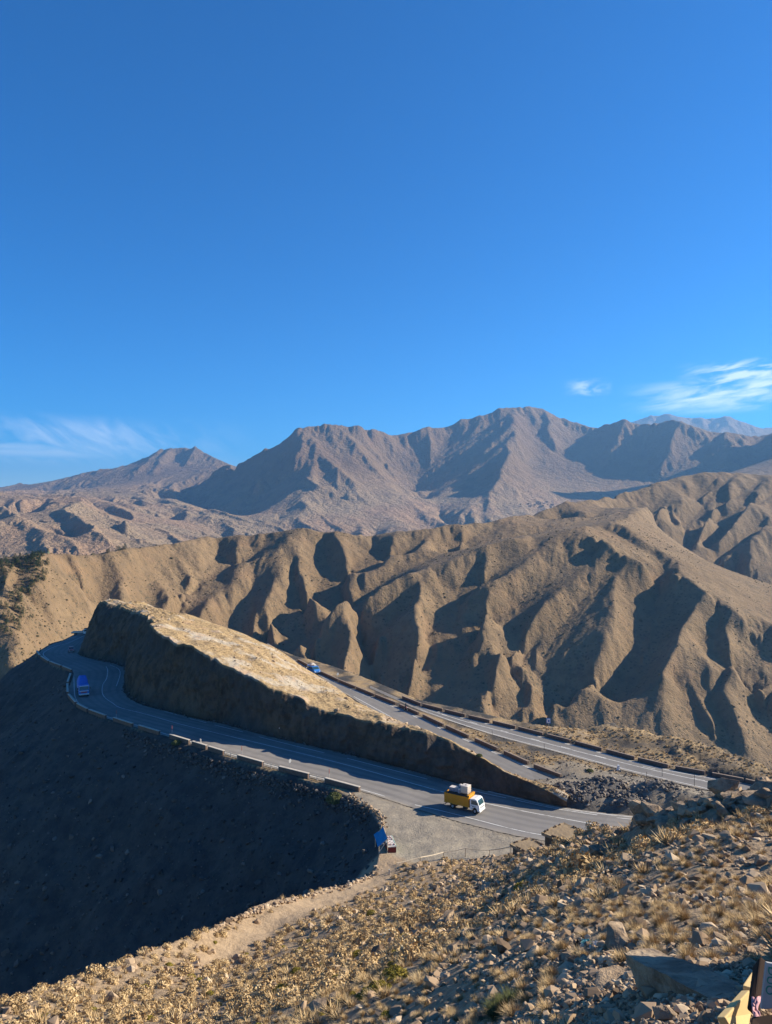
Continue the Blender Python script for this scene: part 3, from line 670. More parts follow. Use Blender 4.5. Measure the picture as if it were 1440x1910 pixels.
def gline(pts, step=1.0):
    p = np.array([PG(a, b)[:2] for a, b in pts])
    return catmull(np.c_[p, np.zeros(len(p))], step)[:, :2]
def resample(c, n):
    d = np.r_[0, np.cumsum(np.linalg.norm(np.diff(c, axis=0), axis=1))]
    t = np.linspace(0, d[-1], n)
    return np.c_[np.interp(t, d, c[:, 0]), np.interp(t, d, c[:, 1])]
ROADS = []
def build_terrain():
    f = Field(-0.64, 0.68, 0.0017, 2.3, 335, 0.0046)
    X, Y = f.X, f.Y
    hill, bank, ins, dist = near_height(X, Y)
    z = np.maximum(hill, bank)
    onhill = hill > bank + 0.02
    # small bumps: rubble slope, dry verge, spoil heaps beside the upper road
    oc = np.array([P3(*p)[:2] for p in [(1190, 1545, 40.5), (1250, 1544, 38.5), (1330, 1528, 36.5), (1440, 1502, 34.5), (1600, 1480, 32.5)]])
    od = seg_dist(X, Y, oc, False)
    z = z + np.where(onhill, np.clip(1.25 - od / 2.3, 0, 1) * 0.75 * np.clip((X / Y - 0.325) / 0.03, 0, 1) * (0.8 + 0.5 * fbm(X / 1.7, Y / 1.7, 3, 63)), 0)
    z = z + np.where(onhill, fbm(X / 5, Y / 5, 4, 61, 0.6) * 0.35 * np.clip(Y / 20, 0.3, 1.3) + fbm(X / 0.9, Y / 0.9, 3, 62) * 0.06, 0)
    roads = [ground_poly(LOWER_IN + LOWER_OUT[::-1]), ground_poly(UPPER_NEAR + UPPER_FAR[::-1]), ground_poly(ROAD2_NEAR + ROAD2_FAR[::-1])]
    rd = np.full(X.shape, 1e9); rin = np.zeros(X.shape, bool)
    near = (Y > 60) & ins
    for r in roads:
        rd = np.minimum(rd, np.where(near, seg_dist(X, Y, r), 1e9)); rin |= near & inside(X, Y, r)
    off = np.clip(rd / 3.0, 0, 1)
    verge = ins & ~rin & ~onhill
    z = z + np.where(verge, off * (0.18 * fbm(X / 2.2, Y / 2.2, 3, 71) + 0.25 * fbm(X / 8, Y / 8, 2, 72)), 0)
    # rise of dry ground outside the far wall, and dark spoil heaps
    hump = np.zeros(X.shape)
    for (a, b, D, h, r) in [(1142, 1370, 157, 2.2, 6), (1190, 1383, 151, 1.6, 7), (1300, 1398, 143, 1.8, 9), (1250, 1395, 147, 1.2, 9), (1385, 1430, 133, 1.5, 9), (1050, 1375, 152, .8, 7),
                            (1130, 1462, 120.5, 1.5, 3.6), (1090, 1470, 119, 1.2, 3.4), (1060, 1478, 119, 1.3, 3.0), (1230, 1466, 118, 1.9, 4.2), (1275, 1478, 115, 1.5, 4), (1170, 1480, 115.5, .9, 3.0), (1330, 1490, 112, 1.8, 4)]:
        x0, y0, _ = P3(a, b, D)
        hump = np.maximum(hump, h * np.exp(-(((X - x0) ** 2 + (Y - y0) ** 2) / (r * r)) ** 1.3))
    hump = hump * np.clip(rd / 1.5, 0, 1) * ~rin
    isl = ground_poly([(1010, 1442), (1080, 1425), (1140, 1440), (1226, 1456), (1300, 1472), (1400, 1492), (1400, 1530), (1177, 1521), (1032, 1502), (959, 1485), (900, 1455)])
    z = z + np.where(verge & inside(X, Y, isl), np.clip(np.minimum(rd, seg_dist(X, Y, isl)) * 0.33, 0, 0.8), 0)
    z = z + np.where(~onhill, hump * (1 + 0.35 * fbm(X / 1.6, Y / 1.6, 3, 73)), 0)
    z = np.where(rin, -0.12, np.where(ins & ~onhill, z - 0.03 * np.clip(1 - rd, 0, 1), z))
    f.z = z; f.onhill = onhill; f.ins = ins; f.rd = rd; f.rin = rin
    return f, z
class Ground:                               # looks heights up on the finished slope
    def __init__(g, f, z): g.f, g.z = f, z
    def __call__(g, x, y):
        f = g.f; s = x / y; t = math.log(y)
        j = (s - f.s[0]) / f.ds; i = (t - f.t[0]) / f.dt
        i0 = int(min(max(i, 0), f.n - 2)); j0 = int(min(max(j, 0), f.m - 2)); a = i - i0; b = j - j0; z = g.z
        return float(z[i0, j0] * (1 - a) * (1 - b) + z[i0, j0 + 1] * (1 - a) * b + z[i0 + 1, j0] * a * (1 - b) + z[i0 + 1, j0 + 1] * a * b)
    def at_px(g, px, py, lo=3.0, hi=320.0):  # where the line of sight through a pixel meets the ground
        u, q = uq(px, py)
        D = np.exp(np.linspace(math.log(lo), math.log(hi), 700))
        prev = None
        for d in D:
            if CAMZ - q * d < g(u * d, d):
                a, b = (prev or d), d
                for k in range(20):
                    m = (a + b) / 2
                    if CAMZ - q * m < g(u * m, m): b = m
                    else: a = m
                return (u * b, b, g(u * b, b))
            prev = d
        return (u * hi, hi, g(u * hi, hi))

def ribbon(name, A, B, z, mat, n=None, tracks=()):
    n = n or max(len(A), len(B)); m = 33
    a, b = resample(A, n), resample(B, n); f = np.linspace(0, 1, m)
    wd = np.linalg.norm(b - a, axis=1); i = np.arange(n)
    e0 = 0.22 * fbm(i * 0.45, i * 0, 4, 201, .6) / wd; e1 = 0.22 * fbm(i * 0.45, i * 0 + 9, 4, 202, .6) / wd     # ragged edges
    ff = f[None] * (1 - e0[:, None] - e1[:, None]) + e0[:, None]
    xy = a[:, None] + (b - a)[:, None] * ff[..., None]
    V = np.concatenate([xy, np.full((n, m, 1), z)], 2).reshape(-1, 3)
    o = mesh_np(name, V, grid_faces(n, m), mat, smooth=True)
    tr = sum((np.exp(-((f - c) / (0.45 / wd.mean())) ** 2) for c in tracks), np.zeros(m))[None] * (0.75 + 0.5 * fbm(i * 0.08, i * 0, 3, 203))[:, None]
    fattr(o, 'track', np.clip(tr, 0, 1))
    ed = np.minimum(f, 1 - f)[None] * wd[:, None] - 0.25 * fbm(i * 0.3, i * 0, 4, 204, .6)[:, None]
    fattr(o, 'dust', np.clip(1 - ed / 0.7, 0, 1))
    if o.data.polygons[0].normal.z < 0: o.data.flip_normals()
    return o
def stripe_mesh(lines, w, z):
    V, Fc = [], []
    for pts in lines:
        c = gline(pts, 0.8)
        d = np.gradient(c, axis=0); d /= np.linalg.norm(d, axis=1)[:, None] + 1e-9
        nrm = np.c_[-d[:, 1], d[:, 0]] * w / 2
        k0 = len(V)
        for p, m in zip(c, nrm): V += [(p[0] + m[0], p[1] + m[1], z), (p[0] - m[0], p[1] - m[1], z)]
        for i in range(len(c) - 1): Fc.append((k0 + 2 * i, k0 + 2 * i + 1, k0 + 2 * i + 3, k0 + 2 * i + 2))
    return V, Fc
LINES = [
    [(165, 1182), (125, 1200), (105, 1205), (86, 1214), (81, 1221), (92, 1231)],
    [(138, 1262), (139, 1290), (142, 1304), (150, 1314), (168, 1325), (200, 1336.5), (250, 1351), (300, 1366), (360, 1384.5), (440, 1409), (530, 1434), (610, 1454.5), (677, 1473), (718, 1485)],
    [(198, 1243), (201, 1250), (199, 1265), (192, 1277), (191, 1292), (197, 1302), (210, 1311), (225, 1320), (272, 1332), (335, 1350), (420, 1371), (483, 1386), (594, 1413), (678, 1435), (755, 1457), (827, 1477), (902, 1497), (983, 1514), (1080, 1532), (1139, 1542), (1250, 1553), (1380, 1560)],
    [(205, 1240), (219, 1246), (224, 1253), (223, 1263), (217, 1280)],
    [(910, 1475.5), (959, 1487.5), (1032, 1504.5), (1105, 1515.5), (1177, 1523.5), (1300, 1534), (1400, 1540)],
    [(774, 1501), (827, 1513), (886, 1528), (960, 1547), (1017, 1558), (1100, 1569), (1250, 1580), (1400, 1586)],
    [(307, 1326.5), (330, 1333)], [(355, 1340.5), (385, 1348)], [(400, 1352), (453, 1365)], [(483, 1374), (540, 1388.5), (605, 1404)], [(647, 1414), (720, 1433), (797, 1453)], [(872, 1472), (910, 1481), (944, 1488)], [(960, 1491.5), (1040, 1508.5), (1114, 1520)], [(1150, 1525), (1230, 1533)],
    [(556, 1235.5), (594, 1258.5), (630, 1275), (678, 1295.5), (733, 1318), (789, 1343.5), (837, 1366), (886, 1388), (934, 1409), (1000, 1438)],
    [(660, 1299), (700, 1321), (740, 1343), (800, 1374)],
    [(784, 1323.5), (861, 1350.5), (934, 1373), (1032, 1398.5), (1153, 1431), (1226, 1449), (1299, 1466), (1377, 1483)],
    [(790, 1321), (861, 1343.5), (959, 1370), (1080, 1402), (1226, 1438), (1377, 1470)],
    [(784, 1318.5), (861, 1339), (959, 1362), (1080, 1393.5), (1226, 1432), (1377, 1461)],
    [(822, 1331), (833, 1334)], [(876, 1346), (890, 1350)], [(934, 1362), (948, 1366)], [(991, 1377.5), (1006, 1381.5)], [(1046, 1392), (1064, 1396.5)], [(1110, 1409), (1130, 1414)], [(1199, 1429), (1222, 1434.5)], [(1292, 1451), (1315, 1456)],
]
# ------------------------------------------------------------------ build the land
fh, zh = build_hills()
zh = erode_multi(fh, zh, [(6, 16, 2500, 50, 0.22), (3, 22, 8000, 60, 0.32), (1, 22, 30000, 60, 0.38)], 1)
struct(field_mesh('hills', fh, zh, M['hills']))
fm, zm = build_mountains()
zm = erode_multi(fm, zm, [(6, 16, 3000, 60, 0.25), (3, 30, 9000, 60, 0.6), (1, 36, 30000, 70, 0.75)], 11)
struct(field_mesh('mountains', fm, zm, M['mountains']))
fn, zn = build_terrain()
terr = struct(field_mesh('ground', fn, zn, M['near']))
GZ = Ground(fn, zn)
def soft_in(f, pts, w, seedn=0.0):
    poly = ground_poly(pts); d = seg_dist(f.X, f.Y, poly); i = inside(f.X, f.Y, poly)
    sd = np.where(i, d, -d) + seedn * fbm(f.X / 1.7, f.Y / 1.7, 3, 91)
    return np.clip(sd / w + 0.5, 0, 1)
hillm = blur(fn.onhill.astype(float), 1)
flat = (fn.ins & ~fn.onhill).astype(float)
PULL = [(640, 1480), (677, 1475), (765, 1503), (865, 1533), (960, 1556), (1050, 1570), (1060, 1600), (960, 1604), (860, 1612), (740, 1618), (712, 1625), (690, 1600), (690, 1540), (660, 1500)]
gravel = soft_in(fn, PULL, 2.0, 0.8)
island = soft_in(fn, [(1010, 1425), (1080, 1420), (1140, 1440), (1226, 1456), (1300, 1472), (1400, 1492), (1400, 1510), (1177, 1519), (1032, 1499), (959, 1482), (900, 1468), (880, 1430), (930, 1420)], 2.0, 1.5)
nz = fbm(fn.X / 6, fn.Y / 6, 4, 95)
strawm = flat * np.clip(0.55 + 2.2 * nz, 0, 1) * (1 - gravel) * np.clip(fn.rd / 1.2, 0, 1)
strawm = np.maximum(strawm * (1 - 0.75 * island), np.clip(1 - (seg_dist(fn.X, fn.Y, ground_poly([(1023, 1362), (1142, 1370), (1239, 1388), (1344, 1412), (1428, 1446)]), False) / 7), 0, 1) * flat)
spoil = np.zeros(fn.X.shape)
for (a, b, D, r) in [(1130, 1462, 120.5, 3.2), (1090, 1470, 119, 3.2), (1060, 1478, 119, 2.6), (1230, 1466, 118, 2.4), (1170, 1480, 115.5, 2.6)]:
    x0, y0, _ = P3(a, b, D); spoil = np.maximum(spoil, np.clip(1.4 - np.hypot(fn.X - x0, fn.Y - y0) / r + 0.5 * fbm(fn.X / 1.5, fn.Y / 1.5, 3, 97), 0, 1))
pathc = [P3(*p)[:2] for p in [(712, 1612, 96), (690, 1640, 90), (640, 1664, 82), (600, 1684, 76.5), (550, 1708, 71), (500, 1733, 66), (450, 1757, 61.5), (400, 1780, 57.5), (360, 1800, 54)]]
pd = seg_dist(fn.X, fn.Y, pathc, False)
wpath = np.interp(fn.Y, [52, 60, 75, 95], [0.2, 1.3, 2.2, 3.6])
path = np.clip((wpath - pd) / 0.8 + 0.5 * fbm(fn.X / 1.2, fn.Y / 1.2, 2, 98), 0, 1)
path = np.maximum(path, soft_in(fn, [(740, 1608), (860, 1592), (955, 1584), (1010, 1580), (990, 1600), (860, 1616), (740, 1640), (700, 1630)], 1.5, 0.8) * hillm * 0 + path)
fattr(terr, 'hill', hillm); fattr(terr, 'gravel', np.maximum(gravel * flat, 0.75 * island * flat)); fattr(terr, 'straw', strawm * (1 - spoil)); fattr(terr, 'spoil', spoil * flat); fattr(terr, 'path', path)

# roads
lw_in, lw_out = gline(LOWER_IN), gline(LOWER_OUT)
rd1 = struct(ribbon('road', lw_in, lw_out, 0.0, M['asphalt'], 500, (0.12, 0.26, 0.42, 0.55, 0.70, 0.86)))
rd2 = struct(ribbon('road', gline(UPPER_NEAR), gline(UPPER_FAR), 0.0, M['asphalt'], 200, (0.2, 0.4, 0.62, 0.82)))
rd3 = struct(ribbon('road', gline(ROAD2_NEAR), gline(ROAD2_FAR), 0.004, M['asphalt'], 200, (0.14, 0.34, 0.48, 0.64, 0.76, 0.9)))
V, Fc = stripe_mesh(LINES, 0.17, 0.008)
lm = struct(mesh_np('road_marking', V, Fc, M['line']))
if lm.data.polygons[0].normal.z < 0: lm.data.flip_normals()

# ------------------------------------------------------------------ the spur the road is cut through
ST = [((-112, 300), (-104, 294, 8.5), (-96, 296, 8), (-80, 296, 0)),
      ((-109, 284), (-100, 280, 11.5), (-92, 284, 11), (-72, 285, -1))]
def stn(b, c, k, e): ST.append((PG(*b)[:2], P3(*c), P3(*k), e))
stn((164, 1193), (183, 1131, 264), (205, 1124, 272), (-62, 276, -1))
stn((147, 1221), (195, 1121, 247), (215, 1121, 263), (-58, 268, -1))
stn((177, 1230), (215, 1127, 240), (238, 1126, 257), (-52, 263, -1))
stn((210, 1236), (240, 1138, 232), (262, 1131, 254), (-46, 259, -1))
stn((232, 1244), (258, 1141, 224), (285, 1133, 250), (-42, 255, -1))
stn((238, 1256), (268, 1146, 214), (310, 1139, 246), (-39, 250, -1))
stn((235, 1275), (276, 1152, 203), (330, 1144, 242), (-36, 246, -1))
stn((234, 1290), (281, 1165, 192), (350, 1145, 238), (-34, 242, -1))
stn((247, 1304), (290, 1174, 184), (366, 1154, 235), (-33.5, 239, -1))
stn((273, 1316), (302, 1184, 179), (410, 1166, 228), (-32, 235, -.6))
stn((310, 1325), (335, 1203, 174), (447, 1179, 222), (-30, 231, -.4))
stn((360, 1338), (367, 1211, 168), (475, 1194, 217), (-28.5, 227.5, -.2))
stn((420, 1350), (420, 1240, 163), (505, 1204, 214), (-27.4, 224.5, 0))
stn((483, 1368), (483, 1272, 156), (528, 1218, 212), (-25.5, 221, 0))
stn((540, 1381), (540, 1297, 152), (556, 1239, 210.5), (-22.7, 214.5, 0))
stn((594, 1393), (594, 1320, 148), (596, 1262, 204), (-18.5, 207, 0))
stn((640, 1404), (640, 1333, 143.5), (632, 1289, 186), (-13, 195, 0))
stn((692, 1416), (692, 1342, 140), (680, 1320, 169), (-6.5, 176, 0))
stn((800, 1445), (800, 1364, 132), (770, 1368, 148), (4.5, 153.5, 0))
stn((886, 1469), (880, 1400, 126), (860, 1412, 135), (14, 141.5, 0))
stn((925, 1477), (920, 1428, 122.5), (910, 1436, 128.5), (19.5, 133.5, -.03))
stn((959, 1484), (950, 1445, 120), (955, 1450, 124), (24, 128, -.03))
stn((1032, 1501), (1030, 1480, 115.5), (1040, 1471, 118), (30, 122, -.03))
stn((1062, 1506), (1062, 1499, 114), (1068, 1491, 116), (32, 119.5, .1))
def build_cut():
    arr = np.array([[(*b, -0.1), c, k, e] for b, c, k, e in ST], float)      # stations x 4 x 3
    st = np.array([catmull(np.c_[arr[:, i, 0], arr[:, i, 1], arr[:, i, 2]], 1e9) for i in range(4)])
    # resample along the road
    dst = np.r_[0, np.cumsum(np.linalg.norm(np.diff(arr[:, 1, :2], axis=0), axis=1))]
    n = int(dst[-1] / 0.32); t = np.linspace(0, dst[-1], n)
    def sm(a):
        o = np.stack([np.interp(t, dst, a[:, i]) for i in range(3)], 1)
        k = np.ones(11) / 11
        return np.stack([np.convolve(np.pad(o[:, i], 5, mode='edge'), k, 'valid') for i in range(3)], 1)
    B, C, K, E = [sm(arr[:, i]) for i in range(4)]
    B[:, 2] = -0.1
    nf, ntp, nb = 46, 60, 16
    rows, topm = [], []
    rng = np.arange(n)
    inw = (C - B)[:, :2]; inw /= np.linalg.norm(inw, axis=1)[:, None] + 1e-9
    h = C[:, 2]
    edge = 1.9 * fbm(t / 8, t * 0, 4, 31, .6) + 0.5 * fbm(t / 1.8, t * 0 + 5, 3, 32, .6)
    hs = np.clip(h / 6, 0.05, 1)
    for j in range(nf):
        v = j / (nf - 1)
        prof = v ** 1.25                                   # steeper at the foot is cut back, battered at the top
        p = B + (C - B) * np.array([prof, prof, 1.0])[None] * 1.0
        p = B + np.c_[(C - B)[:, 0] * prof, (C - B)[:, 1] * prof, (C - B)[:, 2] * v]
        w = math.sin(math.pi * min(1, v * 1.02)) ** 0.5 if 0 < v < 1 else 0
        rel = 2.6 * fbm(t / 16, p[:, 2] / 14, 3, 11) + 1.1 * ridged(t / 3.6, p[:, 2] / 4.0, 4, 12, 0.6) + 0.35 * fbm(t / 0.9, p[:, 2] / 1.1, 3, 13)
        rel = rel * w * hs + edge * hs * v * v
        p[:, 0] += -inw[:, 0] * rel; p[:, 1] += -inw[:, 1] * rel
        p[:, 2] += (0.2 * fbm(t / 1.2, t * 0, 3, 15) + 0.6 * fbm(t / 5, t * 0, 3, 16)) * hs * v * v
        rows.append(p); topm.append(np.full(n, 0.0 if v < 0.97 else 0.6))
    Ce = rows[-1]
    for j in range(1, ntp):
        v = j / (ntp - 1)
        p = C + (K - C) * v + (Ce - C) * math.exp(-v * 14)
        p[:, 2] += np.sin(math.pi * v) * 0.5
        a = np.clip(min(v, 1 - v) * 8, 0, 1)
        p[:, 2] += a * (0.75 * fbm(p[:, 0] / 6, p[:, 1] / 6, 5, 21, .6) + 0.5 * ridged((p[:, 0] * .86 + p[:, 1] * .5) / 5, (p[:, 0] * .5 - p[:, 1] * .86) / 22, 3, 24) + 0.10 * fbm(p[:, 0] / .8, p[:, 1] / .8, 2, 22)) * hs
        rows.append(p); topm.append(np.full(n, 1.0))
    for j in range(1, nb):
        v = j / (nb - 1)
        p = K + (E - K) * v; p[:, 2] = K[:, 2] + (E[:, 2] - 0.15 - K[:, 2]) * (v ** 1.15)
        p[:, 2] += math.sin(math.pi * v) * 0.2 * fbm(p[:, 0] / 3, p[:, 1] / 3, 3, 23)
        rows.append(p); topm.append(np.full(n, 1.0))
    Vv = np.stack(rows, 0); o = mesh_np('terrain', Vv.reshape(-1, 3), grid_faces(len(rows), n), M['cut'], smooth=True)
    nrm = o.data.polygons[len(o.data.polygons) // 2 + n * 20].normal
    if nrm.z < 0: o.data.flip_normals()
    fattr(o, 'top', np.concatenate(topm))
    return struct(o), Vv
cut, CUTV = build_cut()
# ------------------------------------------------------------------ mountain air
def build_haze():
    me = bpy.data.meshes.new('haze'); bm = bmesh.new(); bmesh.ops.create_cube(bm, size=1.0); bm.to_mesh(me); bm.free()
    o = bpy.data.objects.new('haze', me); COL.objects.link(o)
    z0, z1 = -260.0, 1450.0
    o.scale = (30000, 30000, z1 - z0); o.location = (0, 8000, (z0 + z1) / 2)
    m = bpy.data.materials.new('haze'); m.use_nodes = True; t = m.node_tree; t.nodes.clear()
    out = t.nodes.new('ShaderNodeOutputMaterial'); v = t.nodes.new('ShaderNodeVolumePrincipled')
    v.inputs['Color'].default_value = (0.25, 0.54, 1.0, 1); v.inputs['Density'].default_value = 0.000064; v.inputs['Anisotropy'].default_value = 0.25
    t.links.new(v.outputs[0], out.inputs['Volume']); me.materials.append(m); m.cycles.homogeneous_volume = True
    struct(o, 'stuff')
build_haze()
# ------------------------------------------------------------------ object building helpers
class MB:
    """collects shapes; build() links them as one mesh"""
    def __init__(b): b.v, b.f = [], []
    def add(b, V, Fc):
        k = len(b.v); b.v += [tuple(p) for p in V]; b.f += [tuple(i + k for i in f) for f in Fc]; return b
    def box(b, c, s, rz=0.0, ry=0.0, taper=1.0):
        x, y, z = s[0] / 2, s[1] / 2, s[2] / 2
        V = [Vector((sx * x * (taper if sz > 0 else 1), sy * y * (taper if sz > 0 else 1), sz * z)) for sz in (-1, 1) for sy in (-1, 1) for sx in (-1, 1)]
        m = Matrix.Rotation(rz, 3, 'Z') @ Matrix.Rotation(ry, 3, 'Y')
        return b.add([m @ p + Vector(c) for p in V], [(0, 2, 3, 1), (4, 5, 7, 6), (0, 1, 5, 4), (2, 6, 7, 3), (0, 4, 6, 2), (1, 3, 7, 5)])
    def prism(b, prof, y0, y1, inset=None):
        """profile in x-z, swept across y"""
        n = len(prof)
        V = [(x, y0, z) for x, z in prof] + [(x, y1, z) for x, z in prof]
        Fc = [tuple(range(n)), tuple(range(2 * n - 1, n - 1, -1))] + [(i, i + n, (i + 1) % n + n, (i + 1) % n) for i in range(n)]
        return b.add(V, Fc)
    def cyl(b, p0, p1, r0, r1=None, n=12, cap=True):
        r1 = r0 if r1 is None else r1
        p0, p1 = Vector(p0), Vector(p1); d = (p1 - p0).normalized()
        a = d.orthogonal().normalized(); c = d.cross(a)
        V = [p0 + (a * math.cos(2 * math.pi * i / n) + c * math.sin(2 * math.pi * i / n)) * r0 for i in range(n)] + [p1 + (a * math.cos(2 * math.pi * i / n) + c * math.sin(2 * math.pi * i / n)) * r1 for i in range(n)]
        Fc = [(i, (i + 1) % n, (i + 1) % n + n, i + n) for i in range(n)]
        if cap: Fc += [tuple(range(n - 1, -1, -1)), tuple(range(n, 2 * n))]
        return b.add(V, Fc)
    def ball(b, c, r, n=10, m=6, sq=(1, 1, 1)):
        V, Fc = [], []
        for i in range(m + 1):
            th = math.pi * i / m
            for j in range(n):
                ph = 2 * math.pi * j / n
                V.append((c[0] + r * sq[0] * math.sin(th) * math.cos(ph), c[1] + r * sq[1] * math.sin(th) * math.sin(ph), c[2] + r * sq[2] * math.cos(th)))
        for i in range(m):
            for j in range(n): Fc.append((i * n + j, (i + 1) * n + j, (i + 1) * n + (j + 1) % n, i * n + (j + 1) % n))
        return b.add(V, Fc)
    def build(b, name, mat, parent=None, bevel=0.0, smooth=False):
        me = bpy.data.meshes.new(name); me.from_pydata(b.v, [], b.f); me.update()
        bm = bmesh.new(); bm.from_mesh(me)
        bmesh.ops.remove_doubles(bm, verts=bm.verts, dist=1e-5)
        if bevel > 0:
            es = [e for e in bm.edges if len(e.link_faces) == 2 and e.calc_face_angle(0) > 0.5]
            bmesh.ops.bevel(bm, geom=es, offset=bevel, segments=2, affect='EDGES', profile=0.6, clamp_overlap=True)
        bmesh.ops.recalc_face_normals(bm, faces=bm.faces)
        for f_ in bm.faces: f_.smooth = smooth
        bm.to_mesh(me); bm.free()
        me.materials.append(mat)
        o = bpy.data.objects.new(name, me); COL.objects.link(o)
        if parent: o.parent = parent
        return o
def empty(name, loc, rz=0.0):
    o = bpy.data.objects.new(name, None); COL.objects.link(o); o.empty_display_size = 0.5
    o.location = loc; o.rotation_euler = (0, 0, rz); return o
def copy_tree(o, parent=None):
    c = o.copy(); COL.objects.link(c)
    if parent: c.parent = parent
    for ch in list(o.children): copy_tree(ch, c)
    return c
ORD = ['first', 'second', 'third', 'fourth', 'fifth', 'sixth', 'seventh', 'eighth', 'ninth', 'tenth', 'eleventh', 'twelfth', 'thirteenth', 'fourteenth', 'fifteenth', 'sixteenth', 'seventeenth', 'eighteenth', 'nineteenth', 'twentieth']

M['white'] = plain('white_paint', (0.74, 0.74, 0.72), 0.35, 0.4, 0.06)
M['yellow'] = plain('yellow_paint', (0.58, 0.26, 0.012), 0.5, 0.35, 0.15, 4)
M['black'] = plain('black_rubber', (0.018, 0.018, 0.018), 0.8, 0.2)
M['dark'] = plain('dark_metal', (0.035, 0.034, 0.033), 0.6, 0.3)
M['rim'] = plain('grey_rim', (0.35, 0.35, 0.35), 0.4, 0.5)
M['glass'] = plain('tinted_glass', (0.03, 0.07, 0.08), 0.08, 0.8, 0.05)
M['blue'] = plain('blue_paint', (0.05, 0.20, 0.55), 0.4, 0.4, 0.1)
M['tarp_blue'] = plain('blue_tarp', (0.03, 0.14, 0.50), 0.7, 0.2, 0.25, 2)
M['red'] = plain('red_paint', (0.40, 0.09, 0.08), 0.35, 0.4, 0.1)
M['lamp'] = plain('headlight_glass', (0.7, 0.7, 0.66), 0.15, 0.6)
M['tarp'] = plain('dark_tarp', (0.05, 0.043, 0.038), 0.9, 0.1, 0.4, 3)
M['plastic'] = plain('white_plastic', (0.62, 0.54, 0.45), 0.5, 0.4, 0.08, 3)
M['bluewhite'] = plain('blue_grey_plastic', (0.20, 0.25, 0.34), 0.5, 0.3)
M['wood'] = plain('weathered_wood', (0.30, 0.23, 0.16), 0.85, 0.15, 0.25, 9)
M['palewood'] = plain('pale_rail_wood', (0.52, 0.43, 0.31), 0.85, 0.15, 0.2, 9)
M['parapet'] = plain('parapet_stone', (0.15, 0.108, 0.085), 0.95, 0.1, 0.45, 2.2)
M['cap'] = plain('sunlit_coping', (0.50, 0.44, 0.36), 0.9, 0.1, 0.2, 2)  # coping tone lightened to carry the sun on the wall tops
M['concrete'] = plain('pale_concrete', (0.46, 0.43, 0.38), 0.9, 0.1, 0.15)
M['postred'] = plain('red_post_paint', (0.42, 0.10, 0.06), 0.6, 0.3)
M['signblue'] = plain('sign_blue', (0.05, 0.17, 0.45), 0.5, 0.4)
M['signgrey'] = plain('sign_back_grey', (0.28, 0.29, 0.30), 0.5, 0.4)
M['skin'] = plain('skin', (0.32, 0.19, 0.13), 0.6, 0.3)
M['cloth'] = plain('dark_clothing', (0.04, 0.045, 0.06), 0.9, 0.1)

def wheel(parent, x, y, r=0.40, w=0.26, name='wheel'):
    s = 1 if y > 0 else -1
    t = MB().cyl((x, y - w / 2, r), (x, y + w / 2, r), r, n=20)
    o = t.build('wheel', M['black'], parent, bevel=0.03)
    h = MB().cyl((x, y + s * (w / 2 - 0.01), r), (x, y + s * (w / 2 + 0.015), r), r * 0.55, r * 0.5, n=14)
    h.cyl((x, y + s * (w / 2), r), (x, y + s * (w / 2 + 0.05), r), r * 0.2, n=8)
    h.build('rim', M['rim'], o)
    return o
def heading(dx, dy): return math.atan2(dy, dx)

